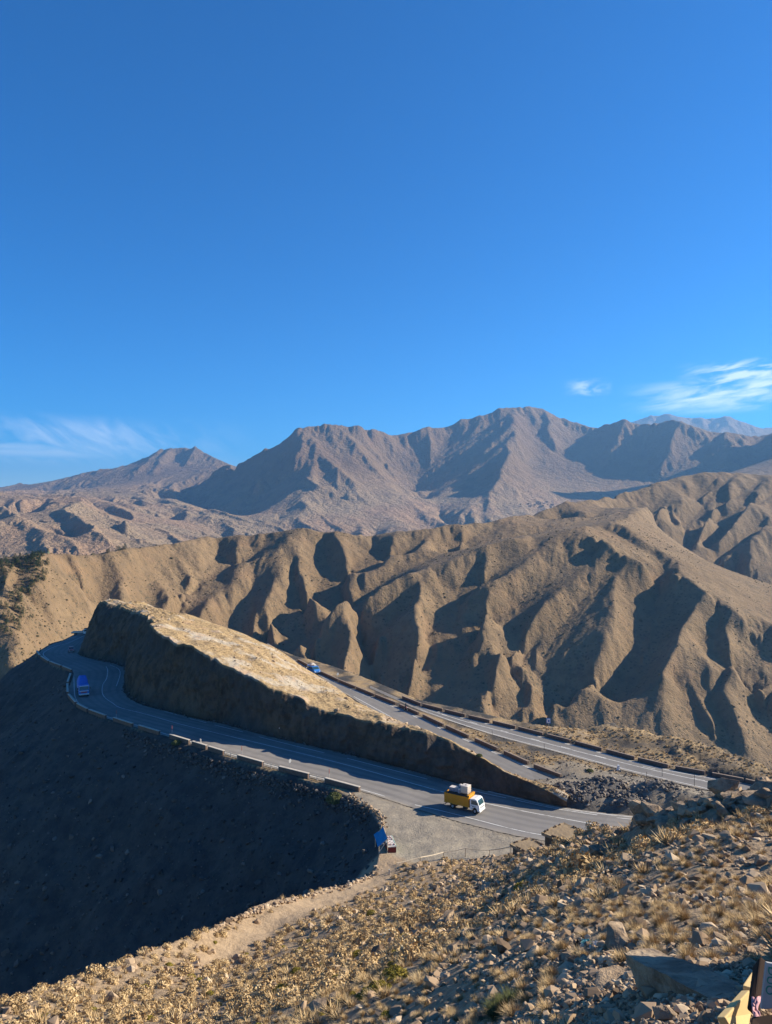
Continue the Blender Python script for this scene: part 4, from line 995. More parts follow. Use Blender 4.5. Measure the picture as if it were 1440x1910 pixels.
# ------------------------------------------------------------------ yellow lorry and its load
LS = 0.98
def yellow_lorry():
    x, y, _ = PG(866, 1508.5); rz = heading(0.845, -0.535)
    t = tag(empty('lorry', (x, y, 0.01), rz), 'white cabbed lorry with yellow stake sided body, piled high on the lower road', 'lorry')
    cab = MB().prism([(1.42, 0.55), (1.42, 2.22), (2.30, 2.30), (2.62, 2.20), (3.02, 1.36), (3.08, 1.10), (3.08, 0.46), (2.72, 0.46), (2.62, 0.80), (2.40, 0.95), (2.15, 0.95), (1.92, 0.80), (1.84, 0.52)], -0.98, 0.98).build('cab', M['white'], t, bevel=0.05, smooth=False)
    # windscreen lies on the raked front, side windows on the doors
    d = Vector((0.40, 0, -0.84)).normalized(); n = Vector((0.84, 0, 0.40)).normalized()
    c0 = Vector((2.66, 0, 2.10)) + n * 0.004; c1 = c0 + d * 0.80
    MB().add([(c0.x, -0.80, c0.z), (c0.x, 0.80, c0.z), (c1.x, 0.88, c1.z), (c1.x, -0.88, c1.z)] + [(c0.x + n.x * .012, -0.78, c0.z + n.z * .012), (c0.x + n.x * .012, 0.78, c0.z + n.z * .012), (c1.x + n.x * .012, 0.86, c1.z + n.z * .012), (c1.x + n.x * .012, -0.86, c1.z + n.z * .012)],
             [(0, 1, 2, 3), (7, 6, 5, 4), (0, 4, 5, 1), (1, 5, 6, 2), (2, 6, 7, 3), (3, 7, 4, 0)]).build('windscreen', M['glass'], t)
    for s in (-1, 1):
        dr = MB().prism([(1.62, 0.62), (1.62, 1.36), (2.93, 1.30), (2.98, 1.0), (2.75, 0.95), (2.45, 1.0), (2.1, 1.0), (1.86, 0.85), (1.78, 0.6)], s * 0.982, s * 0.992).build('door', M['white'], t)
        MB().box((1.72, s * 1.0, 1.22), (0.16, 0.03, 0.04)).build('handle', M['dark'], dr)
        MB().prism([(1.66, 1.40), (1.66, 2.06), (2.36, 2.08), (2.58, 1.98), (2.82, 1.42)], s * 0.982, s * 0.994).build('side_window', M['glass'], t)
        mr = MB().cyl((2.72, s * 0.98, 1.85), (2.84, s * 1.16, 1.88), 0.018, n=6); mr.box((2.84, s * 1.18, 1.70), (0.06, 0.17, 0.36)); mr.build('mirror', M['dark'], t)
        MB().box((3.085, s * 0.72, 0.80), (0.03, 0.32, 0.18)).build('headlight', M['lamp'], t, bevel=0.01)
        MB().box((1.98, s * 0.995, 1.14), (0.22, 0.012, 0.15)).box((2.32, s * 0.995, 1.14), (0.30, 0.012, 0.05)).box((2.30, s * 0.995, 1.06), (0.26, 0.012, 0.025)).build('door_emblem', M['dark'], t)
        MB().box((2.3, s * 0.90, 0.36), (0.5, 0.2, 0.05)).build('step', M['dark'], t)
    MB().box((3.09, 0, 1.02), (0.03, 1.3, 0.10)).build('grille', M['dark'], t)
    MB().box((3.10, 0, 0.50), (0.16, 1.94, 0.24)).build('bumper', M['white'], t, bevel=0.03)
    MB().box((3.185, 0, 0.52), (0.012, 0.5, 0.11)).build('number_plate', M['plastic'], t)
    fr = MB()
    for s in (-1, 1): fr.box((-0.2, s * 0.38, 0.66), (5.6, 0.09, 0.20))
    for k in range(5): fr.box((-2.6 + k * 1.0, 0, 0.66), (0.08, 0.74, 0.16))
    fr.box((0.55, 0.72, 0.58), (0.9, 0.42, 0.42)); fr.box((0.55, -0.72, 0.58), (0.7, 0.42, 0.40)); fr.cyl((-1.6, -0.9, 0.40), (-1.6, 0.9, 0.40), 0.08, n=8); fr.box((-1.6, 0, .41), (.36, .3, .3)); fr.box((-2.95, 0, .52), (.08, 1.8, .14))
    fr.build('chassis', M['dark'], t)
    bd = MB(); z0, z1 = 0.86, 2.28; xa, xb = -3.02, 1.26
    bd.box(((xa + xb) / 2, 0, z0), (xb - xa, 2.08, 0.10))
    for s in (-1, 1): bd.box(((xa + xb) / 2, s * 1.03, (z0 + z1) / 2 + 0.05), (xb - xa, 0.04, z1 - z0 - 0.02))
    bd.box((xa, 0, (z0 + z1) / 2 + 0.05), (0.04, 2.02, z1 - z0 - 0.04)); bd.box((xb, 0, (z0 + z1) / 2 + 0.15), (0.04, 2.02, z1 - z0 + 0.18))
    body = bd.build('load_body', M['yellow'], t)
    rb = MB()
    for s in (-1, 1):
        for k in range(9): rb.box((xa + 0.06 + k * (xb - xa - 0.12) / 8, s * 1.07, (z0 + z1) / 2), (0.07, 0.045, z1 - z0 + 0.12))
        for zz in (z0 + 0.03, 1.35, 1.80, z1 + 0.05): rb.box(((xa + xb) / 2, s * 1.075, zz), (xb - xa + 0.04, 0.04, 0.055))
    for k in range(4): rb.box((xa - 0.04, -0.9 + k * 0.6, (z0 + z1) / 2), (0.04, 0.07, z1 - z0 + 0.1))
    rb.build('stakes', M['yellow'], body)
    hb = MB().box((1.20, 0, 2.62), (0.34, 2.10, 0.07)).box((1.30, 0, 2.50), (0.07, 2.10, 0.3)).box((1.06, 0, 2.50), (0.05, 2.10, 0.2))
    hb.build('headboard_rack', M['yellow'], body, bevel=0.01)
    for xx, dual in ((2.28, 0), (-1.6, 1)):
        for s in (-1, 1):
            wheel(t, xx, s * 0.84, 0.40, 0.24)
            if dual: wheel(t, xx, s * 0.57, 0.40, 0.22)
    MB().prism([(-2.05, 0.55), (-2.0, 0.80), (-1.2, 0.80), (-1.12, 0.55), (-1.14, 0.55), (-1.22, 0.77), (-1.98, 0.77), (-2.03, 0.55)], -1.0, 1.0).build('mudguard', M['dark'], t)
    t.scale = (LS, LS, LS); Rm = Matrix.Rotation(rz, 4, 'Z')
    def at(lx, ly, lz): return Matrix.Translation((x, y, 0.01)) @ Rm @ (Vector((lx, ly, lz)) * LS)
    # load: dark sheeted heap, big pale tank in a cage, drums, a crate
    hp = MB(); nx, ny = 22, 12
    V = []; Fc = []
    for i in range(nx):
        for j in range(ny):
            u, v = i / (nx - 1), j / (ny - 1); e = min(1, 5 * min(u, 1 - u)) ** .6 * min(1, 4 * min(v, 1 - v)) ** .6
            V.append((-2.96 + u * 3.9, -0.98 + v * 1.96, 2.16 + e * (0.38 + 0.10 * mnoise.noise((u * 6, v * 4, 2)) + 0.05 * mnoise.noise((u * 17, v * 11, 3)))))
    for i in range(nx - 1):
        for j in range(ny - 1): Fc.append((i * ny + j, (i + 1) * ny + j, (i + 1) * ny + j + 1, i * ny + j + 1))
    base = len(V); V += [(a, b, 0.93) for a, b, c in V[:]]
    for i in range(nx - 1): Fc += [(i * ny, base + i * ny, base + (i + 1) * ny, (i + 1) * ny), (i * ny + ny - 1, (i + 1) * ny + ny - 1, base + (i + 1) * ny + ny - 1, base + i * ny + ny - 1)]
    for j in range(ny - 1): Fc += [(j, j + 1, base + j + 1, base + j), ((nx - 1) * ny + j, base + (nx - 1) * ny + j, base + (nx - 1) * ny + j + 1, (nx - 1) * ny + j + 1)]
    o = hp.add(V, Fc).build('tarpaulin', M['tarp'], None, smooth=True); o.location = (x, y, 0.01); o.rotation_euler = (0, 0, rz); o.scale = (LS, LS, LS)
    tag(o, 'dark tarpaulin sheeting the heap inside the yellow lorry body', 'tarpaulin')
    k = tag(empty('water_tank', at(0.28, 0.0, 2.60), rz), 'big pale cubic plastic tank in a cage on top of the yellow lorry', 'tank')
    MB().box((0, 0, 0.66), (1.14, 1.20, 1.06)).build('tank_body', M['plastic'], k, bevel=0.09, smooth=True)
    cg = MB()
    for zz in (0.16, 0.42, 0.68, 0.94, 1.16):
        for s in (-1, 1): cg.box((0, s * 0.625, zz), (1.24, 0.02, 0.03)); cg.box((s * 0.60, 0, zz), (0.02, 1.26, 0.03))
    for i in range(5):
        for s in (-1, 1): cg.box((-0.56 + i * 0.28, s * 0.625, 0.66), (0.025, 0.02, 1.02)); cg.box((s * 0.60, -0.56 + i * 0.28, 0.66), (0.02, 0.025, 1.02))
    cg.build('cage', M['plastic'], k)
    MB().box((0, 0, 0.06), (1.2, 1.2, 0.11)).build('pallet', M['wood'], k)
    MB().cyl((0, 0, 1.18), (0, 0, 1.23), 0.14, n=14).build('cap', M['dark'], k)
    for q, (lx, ly, hgt, r_, lab) in enumerate([(-0.75, 0.25, 0.95, 0.28, 'tall white lidded drum standing behind the pale tank on the yellow lorry'), (-1.18, -0.15, 0.62, 0.26, 'shorter blue grey drum between tall drum and crate on the yellow lorry'), (-0.62, -0.45, 0.55, 0.25, 'squat blue grey drum beside the pale tank on the yellow lorry')]):
        dr = tag(empty('drum', at(lx, ly, 2.55), rz), lab, 'drum')
        dm = MB().cyl((0, 0, 0), (0, 0, hgt * .5), r_, r_ * 1.04, n=18).cyl((0, 0, hgt * .5), (0, 0, hgt), r_ * 1.04, r_, n=18); dm.build('drum_body', M['bluewhite'], dr)
        MB().cyl((0, 0, hgt), (0, 0, hgt + .05), r_ * 1.03, r_ * 1.0, n=18).ball((0, 0, hgt + .05), r_ * 0.98, 14, 6, (1, 1, 0.45)).build('lid', M['plastic'], dr)
    cr = tag(empty('crate', at(-1.95, 0.1, 2.50), rz), 'pale slatted crate at the tail of the yellow lorry load', 'crate')
    c_ = MB()
    for zz in (0.08, 0.27, 0.46):
        for s in (-1, 1): c_.box((0, s * 0.48, zz), (1.1, 0.03, 0.13)); c_.box((s * 0.55, 0, zz), (0.03, 0.96, 0.13))
    c_.box((0, 0, 0.53), (1.14, 1.02, 0.03)).build('crate_slats', M['bluewhite'], cr)
    MB().box((0, 0, 0.57), (1.0, .9, .05)).build('lid', M['plastic'], cr)
yellow_lorry()

# ------------------------------------------------------------------ blue sheeted lorry on the bend
def blue_lorry():
    x, y, _ = PG(155, 1293.5); rz = heading(0.44, -0.90)
    t = tag(empty('lorry', (x, y, 0.01), rz), 'tall lorry with blue sheeted load coming round the shaded bend', 'lorry')
    MB().prism([(2.0, 0.6), (2.0, 2.75), (3.3, 2.80), (3.62, 2.62), (3.80, 1.62), (3.84, 0.55)], -1.2, 1.2).build('cab', M['blue'], t, bevel=0.07)
    MB().add([(3.64, -1.02, 2.52), (3.64, 1.02, 2.52), (3.81, 1.08, 1.72), (3.81, -1.08, 1.72)] + [(3.60, -1.0, 2.50), (3.60, 1.0, 2.50), (3.77, 1.06, 1.72), (3.77, -1.06, 1.72)], [(0, 3, 2, 1), (4, 5, 6, 7), (0, 1, 5, 4), (2, 3, 7, 6), (0, 4, 7, 3), (1, 2, 6, 5)]).build('windscreen', M['glass'], t)
    MB().box((3.68, 0, 2.66), (0.12, 2.1, 0.13)).build('sun_visor', M['white'], t, bevel=0.02)
    MB().box((3.85, 0, 1.46), (0.05, 2.2, 0.16)).build('front_panel', M['white'], t)
    MB().box((3.86, 0, 1.14), (0.04, 1.4, 0.30)).build('grille', M['red'], t)
    MB().box((3.90, 0, 0.68), (0.2, 2.4, 0.34)).build('bumper', M['white'], t, bevel=0.04)
    for s in (-1, 1):
        MB().box((4.0, s * 0.88, 0.72), (0.03, 0.36, 0.18)).build('headlight', M['lamp'], t)
        mr = MB().cyl((3.5, s * 1.2, 2.3), (3.7, s * 1.42, 2.3), 0.02, n=6); mr.box((3.72, s * 1.44, 2.1), (0.08, 0.2, 0.5)); mr.build('mirror', M['dark'], t)
        MB().prism([(2.5, 1.70), (2.5, 2.5), (3.4, 2.5), (3.62, 1.70)], s * 1.202, s * 1.212).build('side_window', M['glass'], t)
    MB().box((-0.3, 0, 0.85), (7.2, 1.0, 0.25)).build('chassis', M['dark'], t)
    MB().box((-1.2, 0, 1.75), (6.0, 2.4, 1.4)).build('load_body', M['blue'], t, bevel=0.03)
    V, Fc = [], []; nx, ny = 26, 14
    for i in range(nx):
        for j in range(ny):
            u, v = i / (nx - 1), j / (ny - 1); e = (min(1, 6 * min(u, 1 - u)) ** .5) * (min(1, 5 * min(v, 1 - v)) ** .5)
            V.append((-4.26 + u * 6.12, -1.26 + v * 2.52, 2.30 + e * (1.75 + 0.16 * mnoise.noise((u * 7, v * 4, 8)) + 0.10 * math.sin(u * 26))))
    for i in range(nx - 1):
        for j in range(ny - 1): Fc.append((i * ny + j, (i + 1) * ny + j, (i + 1) * ny + j + 1, i * ny + j + 1))
    MB().add(V, Fc).build('cover_sheet', M['tarp_blue'], t, smooth=True)
    for xx in (2.9, -2.0, -3.3):
        for s in (-1, 1): wheel(t, xx, s * 1.0, 0.5, 0.32)
blue_lorry()

# ------------------------------------------------------------------ small cars, van, pick-up, motorcycle
def car(name, loc, rz, label, cat, mat, kind):
    t = tag(empty(name, loc, rz), label, cat)
    if kind == 'car':
        MB().prism([(-1.95, 0.35), (-1.98, 0.85), (-1.80, 1.0), (1.0, 0.98), (1.85, 0.82), (1.98, 0.60), (1.98, 0.32)], -0.84, 0.84).build('body', mat, t, bevel=0.06)
        MB().prism([(-1.80, 0.99), (-1.45, 1.44), (0.25, 1.46), (1.02, 0.98)], -0.72, 0.72).build('cabin_glass', M['glass'], t, bevel=0.03)
        MB().prism([(-1.48, 1.42), (-1.42, 1.50), (0.20, 1.52), (0.30, 1.44)], -0.70, 0.70).build('roof', mat, t, bevel=0.02)
        for s in (-1, 1):
            MB().box((1.95, s * 0.6, 0.66), (0.05, 0.34, 0.14)).build('headlight', M['lamp'], t); MB().box((-1.97, s * 0.66, 0.80), (0.04, 0.2, 0.2)).build('tail_light', M['postred'], t)
            for xx in (-1.22, 1.25): wheel(t, xx, s * 0.76, 0.31, 0.2)
        MB().box((1.98, 0, 0.42), (0.06, 1.6, 0.16)).build('bumper', M['plastic'], t)
    elif kind == 'van':
        MB().prism([(-2.5, 0.4), (-2.52, 1.9), (-2.4, 2.02), (1.2, 2.04), (1.85, 1.35), (2.45, 1.12), (2.5, 0.4)], -0.95, 0.95).build('body', mat, t, bevel=0.08)
        MB().add([(1.27, -0.8, 1.96), (1.27, 0.8, 1.96), (1.86, 0.86, 1.37), (1.86, -0.86, 1.37), (1.30, -0.8, 1.99), (1.30, 0.8, 1.99), (1.89, 0.86, 1.40), (1.89, -0.86, 1.40)], [(0, 1, 2, 3), (7, 6, 5, 4), (0, 4, 5, 1), (1, 5, 6, 2), (2, 6, 7, 3), (3, 7, 4, 0)]).build('windscreen', M['glass'], t)
        for s in (-1, 1):
            for a, b in ((-2.2, -1.2), (-1.1, -0.1), (0.0, 1.1)): MB().box(((a + b) / 2, s * 0.955, 1.55), (b - a, 0.02, 0.5)).build('side_window', M['glass'], t)
            MB().box((2.49, s * 0.7, 0.85), (0.04, 0.36, 0.2)).build('headlight', M['lamp'], t)
            for xx in (-1.55, 1.6): wheel(t, xx, s * 0.85, 0.34, 0.22)
        MB().box((2.5, 0, 0.5), (0.08, 1.8, 0.2)).build('bumper', M['dark'], t)
    elif kind == 'flatbed':
        MB().prism([(1.3, 0.5), (1.3, 2.1), (2.3, 2.18), (2.6, 2.0), (2.95, 1.3), (3.0, 0.5)], -0.95, 0.95).build('cab', mat, t, bevel=0.06)
        MB().add([(2.63, -0.8, 1.95), (2.63, 0.8, 1.95), (2.93, 0.86, 1.33), (2.93, -0.86, 1.33), (2.66, -0.8, 1.96), (2.66, 0.8, 1.96), (2.96, 0.86, 1.34), (2.96, -0.86, 1.34)], [(0, 1, 2, 3), (7, 6, 5, 4), (0, 4, 5, 1), (1, 5, 6, 2), (2, 6, 7, 3), (3, 7, 4, 0)]).build('windscreen', M['glass'], t)
        for s in (-1, 1):
            MB().prism([(1.6, 1.35), (1.6, 1.95), (2.35, 1.95), (2.75, 1.35)], s * 0.952, s * 0.965).build('side_window', M['glass'], t)
            for xx in (-1.7, 2.1): wheel(t, xx, s * 0.82, 0.38, 0.24)
        MB().box((-0.9, 0, 0.92), (4.2, 1.98, 0.10)).build('flat_bed', M['plastic'], t)
        for s in (-1, 1): MB().box((-0.9, s * 0.98, 1.16), (4.2, 0.04, 0.36)).build('side_board', M['plastic'], t)
        MB().box((-0.9, 0, 0.7), (4.4, 0.8, 0.25)).build('chassis', M['dark'], t)
        MB().box((1.9, 0, 2.34), (0.9, 1.5, 0.24)).build('roof_box', M['dark'], t, bevel=0.04)
    return t
x, y, _ = PG(133, 1215); car('car', (x, y, 0.01), heading(0.40, -0.92), 'small red hatchback alone on the far end of the shaded bend', 'car', M['red'], 'car')
x, y, _ = PG(150, 1184); car('flatbed_truck', (x, y, 0.01), heading(0.985, 0.15), 'white flatbed truck in sunlight where the road passes behind the cliff', 'truck', M['white'], 'flatbed')
x, y, _ = PG(585, 1255); rzv = heading(0.52, -0.855); car('van', (x, y, 0.01), rzv, 'blue van with roof luggage descending the upper road', 'van', M['blue'], 'van')
V, Fc = [], []
lug = MB().box((-0.9, 0, 0.20), (1.5, 1.3, 0.40)).box((0.2, 0.2, 0.15), (0.6, 0.8, 0.3)).box((-1.0, 0.1, 0.48), (0.9, 0.8, 0.2)).build('roof_luggage', M['plastic'], None, bevel=0.08, smooth=True)
lug.location = (x, y, 2.06); lug.rotation_euler = (0, 0, rzv); tag(lug, 'pale bundled luggage strapped on the roof of the blue van', 'luggage')

def rider_and_bike():
    x, y, _ = PG(757, 1326); rz = heading(0.52, -0.855)
    t = tag(empty('motorcycle', (x, y, 0.01), rz), 'small dark motorcycle descending beside the upper road barrier', 'motorcycle')
    for xx in (-0.62, 0.66):
        o = MB(); 
        for k in range(16):
            a, b = 2 * math.pi * k / 16, 2 * math.pi * (k + 1) / 16
            o.cyl((xx + .27 * math.cos(a), 0, .31 + .27 * math.sin(a)), (xx + .27 * math.cos(b), 0, .31 + .27 * math.sin(b)), .05, n=6)
        w = o.build('wheel', M['black'], t); MB().cyl((xx, -.03, .31), (xx, .03, .31), .2, n=14).build('rim', M['rim'], w)
    MB().prism([(-0.35, 0.35), (-0.45, 0.62), (-0.1, 0.72), (0.35, 0.78), (0.42, 0.5), (0.2, 0.3)], -0.12, 0.12).build('frame', M['dark'], t, bevel=0.03)
    MB().box((-0.28, 0, 0.79), (0.75, 0.26, 0.09)).build('saddle', M['black'], t, bevel=0.03)
    MB().prism([(0.05, .74), (0.08, .93), (0.35, .95), (0.42, .76)], -.14, .14).build('fuel_tank', M['postred'], t, bevel=.04)
    h = MB().cyl((0.66, 0, 0.31), (0.46, 0, 1.0), .04, n=8); h.cyl((0.44, -0.36, 1.06), (0.44, 0.36, 1.06), .02, n=6); h.build('handlebar', M['dark'], t)
    MB().ball((.58, 0, .88), .09, 10, 6).build('headlight', M['lamp'], t)
    # rider: one continuous body grown on a skeleton of edges
    vs = {'pel': (-.22, 0, .92), 'chest': (-.08, 0, 1.30), 'neck': (-.03, 0, 1.48), 'head': (0.02, 0, 1.64),
          'shL': (-.05, .19, 1.40), 'elL': (.15, .27, 1.17), 'haL': (.42, .30, 1.08), 'shR': (-.05, -.19, 1.40), 'elR': (.15, -.27, 1.17), 'haR': (.42, -.30, 1.08),
          'hiL': (-.18, .12, .88), 'knL': (.22, .20, .80), 'anL': (.05, .20, .38), 'toL': (.22, .21, .33), 'hiR': (-.18, -.12, .88), 'knR': (.22, -.20, .80), 'anR': (.05, -.20, .38), 'toR': (.22, -.21, .33)}
    rad = dict(pel=.15, chest=.16, neck=.06, head=.11, shL=.075, shR=.075, elL=.05, elR=.05, haL=.045, haR=.045, hiL=.1, hiR=.1, knL=.075, knR=.075, anL=.05, anR=.05, toL=.045, toR=.045)
    ks = list(vs); ed = [('pel', 'chest'), ('chest', 'neck'), ('neck', 'head'), ('chest', 'shL'), ('shL', 'elL'), ('elL', 'haL'), ('chest', 'shR'), ('shR', 'elR'), ('elR', 'haR'), ('pel', 'hiL'), ('hiL', 'knL'), ('knL', 'anL'), ('anL', 'toL'), ('pel', 'hiR'), ('hiR', 'knR'), ('knR', 'anR'), ('anR', 'toR')]
    me = bpy.data.meshes.new('person'); me.from_pydata([vs[k] for k in ks], [(ks.index(a), ks.index(b)) for a, b in ed], [])
    p = bpy.data.objects.new('person', me); COL.objects.link(p); p.location = (x, y, 0.01); p.rotation_euler = (0, 0, rz)
    sk = p.modifiers.new('skin', 'SKIN')
    for i, k in enumerate(ks): me.skin_vertices[0].data[i].radius = (rad[k], rad[k]); me.skin_vertices[0].data[i].use_root = (k == 'pel')
    p.modifiers.new('sub', 'SUBSURF').levels = 1; p.modifiers['sub'].render_levels = 2
    me.materials.append(M['cloth']); tag(p, 'rider in dark clothes and helmet seated on the small motorcycle', 'person')
    MB().ball((0.02, 0, 1.67), .145, 14, 10, (1.05, .95, 1)).build('helmet', M['dark'], p, smooth=True)
rider_and_bike()

# ------------------------------------------------------------------ parapets and railings along the roads
def wall_piece(p0, p1, z0, z1, th, side, rough_seed):
    """stone wall between two ground points; side pushes it off the road edge"""
    p0, p1 = Vector(p0), Vector(p1); d = (p1 - p0); ln = d.length; d = d / ln; n = Vector((-d.y, d.x)) * side
    a = p0 + n * (th / 2 + 0.12); k = max(3, int(ln / 0.5)); mz = 5
    V, Fc = [], []
    for i in range(k + 1):
        c = a + d * (ln * i / k)
        for j in range(mz):
            z = z0 + (z1 - z0) * j / (mz - 1)
            for s in (-1, 1):
                r = 0.035 * mnoise.noise((i * 1.3 + rough_seed, j * 1.7, s * 5.1))
                V.append((c.x + n.x * s * (th / 2 + r), c.y + n.y * s * (th / 2 + r), z))
    q = 2 * mz
    for i in range(k):
        for j in range(mz - 1):
            b = i * q + j * 2; Fc += [(b, b + q, b + q + 2, b + 2), (b + 1, b + 3, b + q + 3, b + q + 1)]
        Fc += [(i * q + q - 2, (i + 1) * q + q - 2, (i + 1) * q + q - 1, i * q + q - 1)]
    for i in (0, k): Fc += [(i * q + 2 * j, i * q + 2 * j + 1, i * q + 2 * j + 3, i * q + 2 * j + 2) for j in range(mz - 1)]
    return V, Fc, a, d, n, ln
NW = [0]
M['capdull'] = plain('dull_coping', (0.26, 0.20, 0.155), 0.9, 0.1, 0.25, 2)
def parapet(p0, p1, label, group, z0=-1.0, z1=0.78, side=-1, th=0.45):
    NW[0] += 1
    V, Fc, a, d, n, ln = wall_piece(p0, p1, z0, z1, th, side, NW[0] * 7.7)
    t = tag(empty('parapet', (a.x, a.y, 0)), label, 'parapet wall', group)
    capm = M['cap'] if side < 0 else M['capdull']
    m = MB().add([(x - a.x, y - a.y, z) for x, y, z in V], Fc).build('wall_body', M['parapet'], t)
    c = d * (ln / 2)
    MB().box((c.x, c.y, z1 + 0.05), (ln + 0.06, th + 0.06, 0.09), rz=math.atan2(d.y, d.x)).build('coping', capm, t, bevel=0.02)
    return t
def railing(p0, p1, label, group, side=-1):
    p0, p1 = Vector(p0), Vector(p1); d = (p1 - p0); ln = d.length; d /= ln; n = Vector((-d.y, d.x)) * side
    a = p0 + n * 0.35
    t = tag(empty('railing', (a.x, a.y, 0)), label, 'railing', group)
    k = 3
    for i in range(k):
        c = d * (0.1 + (ln - 0.2) * i / (k - 1)); MB().box((c.x, c.y, 0.1), (0.12, 0.12, 1.5)).build('post', M['concrete'], t, bevel=0.015)
    for zz in (0.35, 0.74):
        c = d * (ln / 2); MB().box((c.x, c.y, zz), (ln, 0.07, 0.09), rz=math.atan2(d.y, d.x)).build('rail', M['palewood'], t)
def gp(a, b): return PG(a, b)[:2]
LW = [((71, 1218), (77, 1226.5)), ((79, 1228), (93, 1237)), ((96, 1238), (116, 1245.5)), ((119, 1246.5), (136, 1253.5)), ((134, 1261), (129, 1277)), ((128.5, 1280), (129, 1296)), ((131, 1300), (144, 1315)), ((147, 1317.5), (166, 1327.5)), ((170, 1329), (200, 1340)),
      ((215, 1344), (250, 1355.5)), ((262, 1358.5), (300, 1370)), ((320, 1376), (356, 1387)), ((362, 1389), (388, 1397)), ((392, 1398.5), (420, 1407)), ((447, 1415), (493, 1428)), ((524, 1436.5), (578, 1450)), ((610, 1458.5), (673, 1475.5))]
for i, (a, b) in enumerate(LW):
    k = len(LW) - 1 - i
    parapet(gp(*a), gp(*b), 'low stone parapet on outer edge of lower road, %s counted from the gravel lay-by' % ORD[k], 'parapet walls on the outer edge of the lower road')
for i, (a, b) in enumerate([((421, 1407.5), (446, 1414.5)), ((494, 1428.5), (523, 1436)), ((579, 1450.5), (609, 1458))]):
    railing(gp(*a), gp(*b), 'short pale railing bridging parapet gap, %s counted from the gravel lay-by' % ORD[2 - i], 'railings between the lower road parapets')
UF = sorted(UPPER_FAR); RF = sorted(ROAD2_FAR)
def onl(poly, x, dy=-0.5): return gp(x, float(np.interp(x, [p[0] for p in poly], [p[1] for p in poly])) + dy)
for i, (a, b) in enumerate([(556, 574), (596, 629), (633, 660), (665, 695), (700, 735), (745, 777), (789, 823), (832, 870), (886, 924), (940, 981), (996, 1042)]):
    parapet(onl(UF, a - 1.5), onl(UF, b + 1.5), 'dark low wall beside the blue van road, %s one going downhill' % ORD[i], 'barrier walls along the middle road', z0=-0.3, z1=0.58, side=1, th=0.34)
for i, (a, b) in enumerate([(753, 779), (791, 820), (833, 862), (877, 908), (922, 956), (970, 1007), (1023, 1058), (1076, 1117), (1134, 1178), (1193, 1241), (1263, 1310), (1332, 1382), (1394, 1420)]):
    parapet(onl(RF, a - 4), onl(RF, b + 4), 'dark low wall on the far side of the highest road, %s one going right' % ORD[i], 'barrier walls along the far road', z0=-0.4, z1=0.58, side=1, th=0.34)

# ------------------------------------------------------------------ posts and signs
def post_at(name, px, py, h, label, cat, group=None, banded=False, mat='concrete', r=0.05, z=0.0):
    x, y, _ = PG(px, py, z); zz = max(GZ(x, y), z) if z == 0 else z
    t = tag(empty(name, (x, y, zz - 0.05)), label, cat, group)
    if banded:
        MB().cyl((0, 0, 0), (0, 0, h * .3), r, n=8).build('post_foot', M['postred'], t)
        MB().cyl((0, 0, h * .3), (0, 0, h * .62), r * .98, n=8).build('band', M['concrete'], t)
        MB().cyl((0, 0, h * .62), (0, 0, h), r, n=8).build('post_top', M['postred'], t)
    else:
        MB().cyl((0, 0, 0), (0, 0, h), r, r * 0.9, n=8).build('shaft', M[mat], t)
    return t
for i, (a, b) in enumerate([(217, 1343), (321, 1374), (451, 1413), (614, 1457)]):
    post_at('marker_post', a, b, 2.3 if i < 2 else 2.2, 'red and white banded snow pole by the lower road parapet, %s from the left' % ORD[i], 'snow pole', 'snow poles along the lower road', True)
post_at('kilometre_post', 374, 1391, 1.4, 'stubby whitish post standing at the end of a lower road parapet', 'post', None, False, 'concrete', 0.16)
for i, (a, b, h) in enumerate([(778, 1316, 1.6), (863, 1338, 1.6), (918, 1372, 1.1), (1015, 1397, 1.1), (1206, 1452, 1.2), (1235, 1448, 1.8), (1295, 1466, 2.6), (1306, 1428, 1.5)]):
    post_at('marker_post', a, b, h, 'thin dark marker post beside the far road, %s from the left' % ORD[i], 'marker post', 'thin marker posts by the far road', False, 'dark', 0.04)
x, y, _ = PG(1153, 1436); t = tag(empty('bollard', (x, y, 0)), 'small white concrete bollard on the near edge of the far road', 'bollard')
MB().box((0, 0, 0.42), (0.42, 0.3, 0.9), taper=0.9).build('bollard_body', M['white'], t, bevel=0.03); MB().box((0, 0, 0.03), (0.6, 0.5, 0.1)).build('base', M['concrete'], t)
def sign(px, py, h, kind, label, rz, back=False):
    x, y, _ = PG(px, py); t = tag(empty('road_sign', (x, y, GZ(x, y) - 0.05), rz), label, 'road sign')
    MB().cyl((0, 0.04, 0), (0, 0.04, h), 0.035, n=8).build('pole', M['signgrey'], t)
    if kind == 'tri':
        def tri(s, z, yy): return [(s * math.cos(a), yy, z + s * math.sin(a)) for a in (R(90), R(210), R(330))]
        for nm, s, y0, y1, m in (('plate', 0.52, -0.01, 0.0, 'white' if back else 'postred'), ('face', 0.36, -0.016, -0.012, 'signgrey' if back else 'white')):
            A, B = tri(s, h - 0.28, y0), tri(s, h - 0.28, y1); MB().add(A + B, [(0, 1, 2), (5, 4, 3), (0, 3, 4, 1), (1, 4, 5, 2), (2, 5, 3, 0)]).build(nm, M[m], t)
    elif kind == 'disc':
        MB().cyl((0, -0.012, h - 0.3), (0, 0.0, h - 0.3), 0.36, n=24).build('plate', M['signgrey' if back else 'postred'], t)
        if not back: MB().cyl((0, -0.02, h - 0.3), (0, -0.013, h - 0.3), 0.25, n=24).build('face', M['white'], t)
    else:
        MB().box((0, 0, h - 0.5), (0.9, 0.03, 1.1)).build('plate', M['signblue'], t); MB().box((0, -0.022, h - 0.5), (0.72, 0.012, 0.9)).build('face', M['white'], t); MB().box((0.05, -0.032, h - 0.55), (0.3, 0.008, 0.45)).build('symbol', M['signblue'], t)
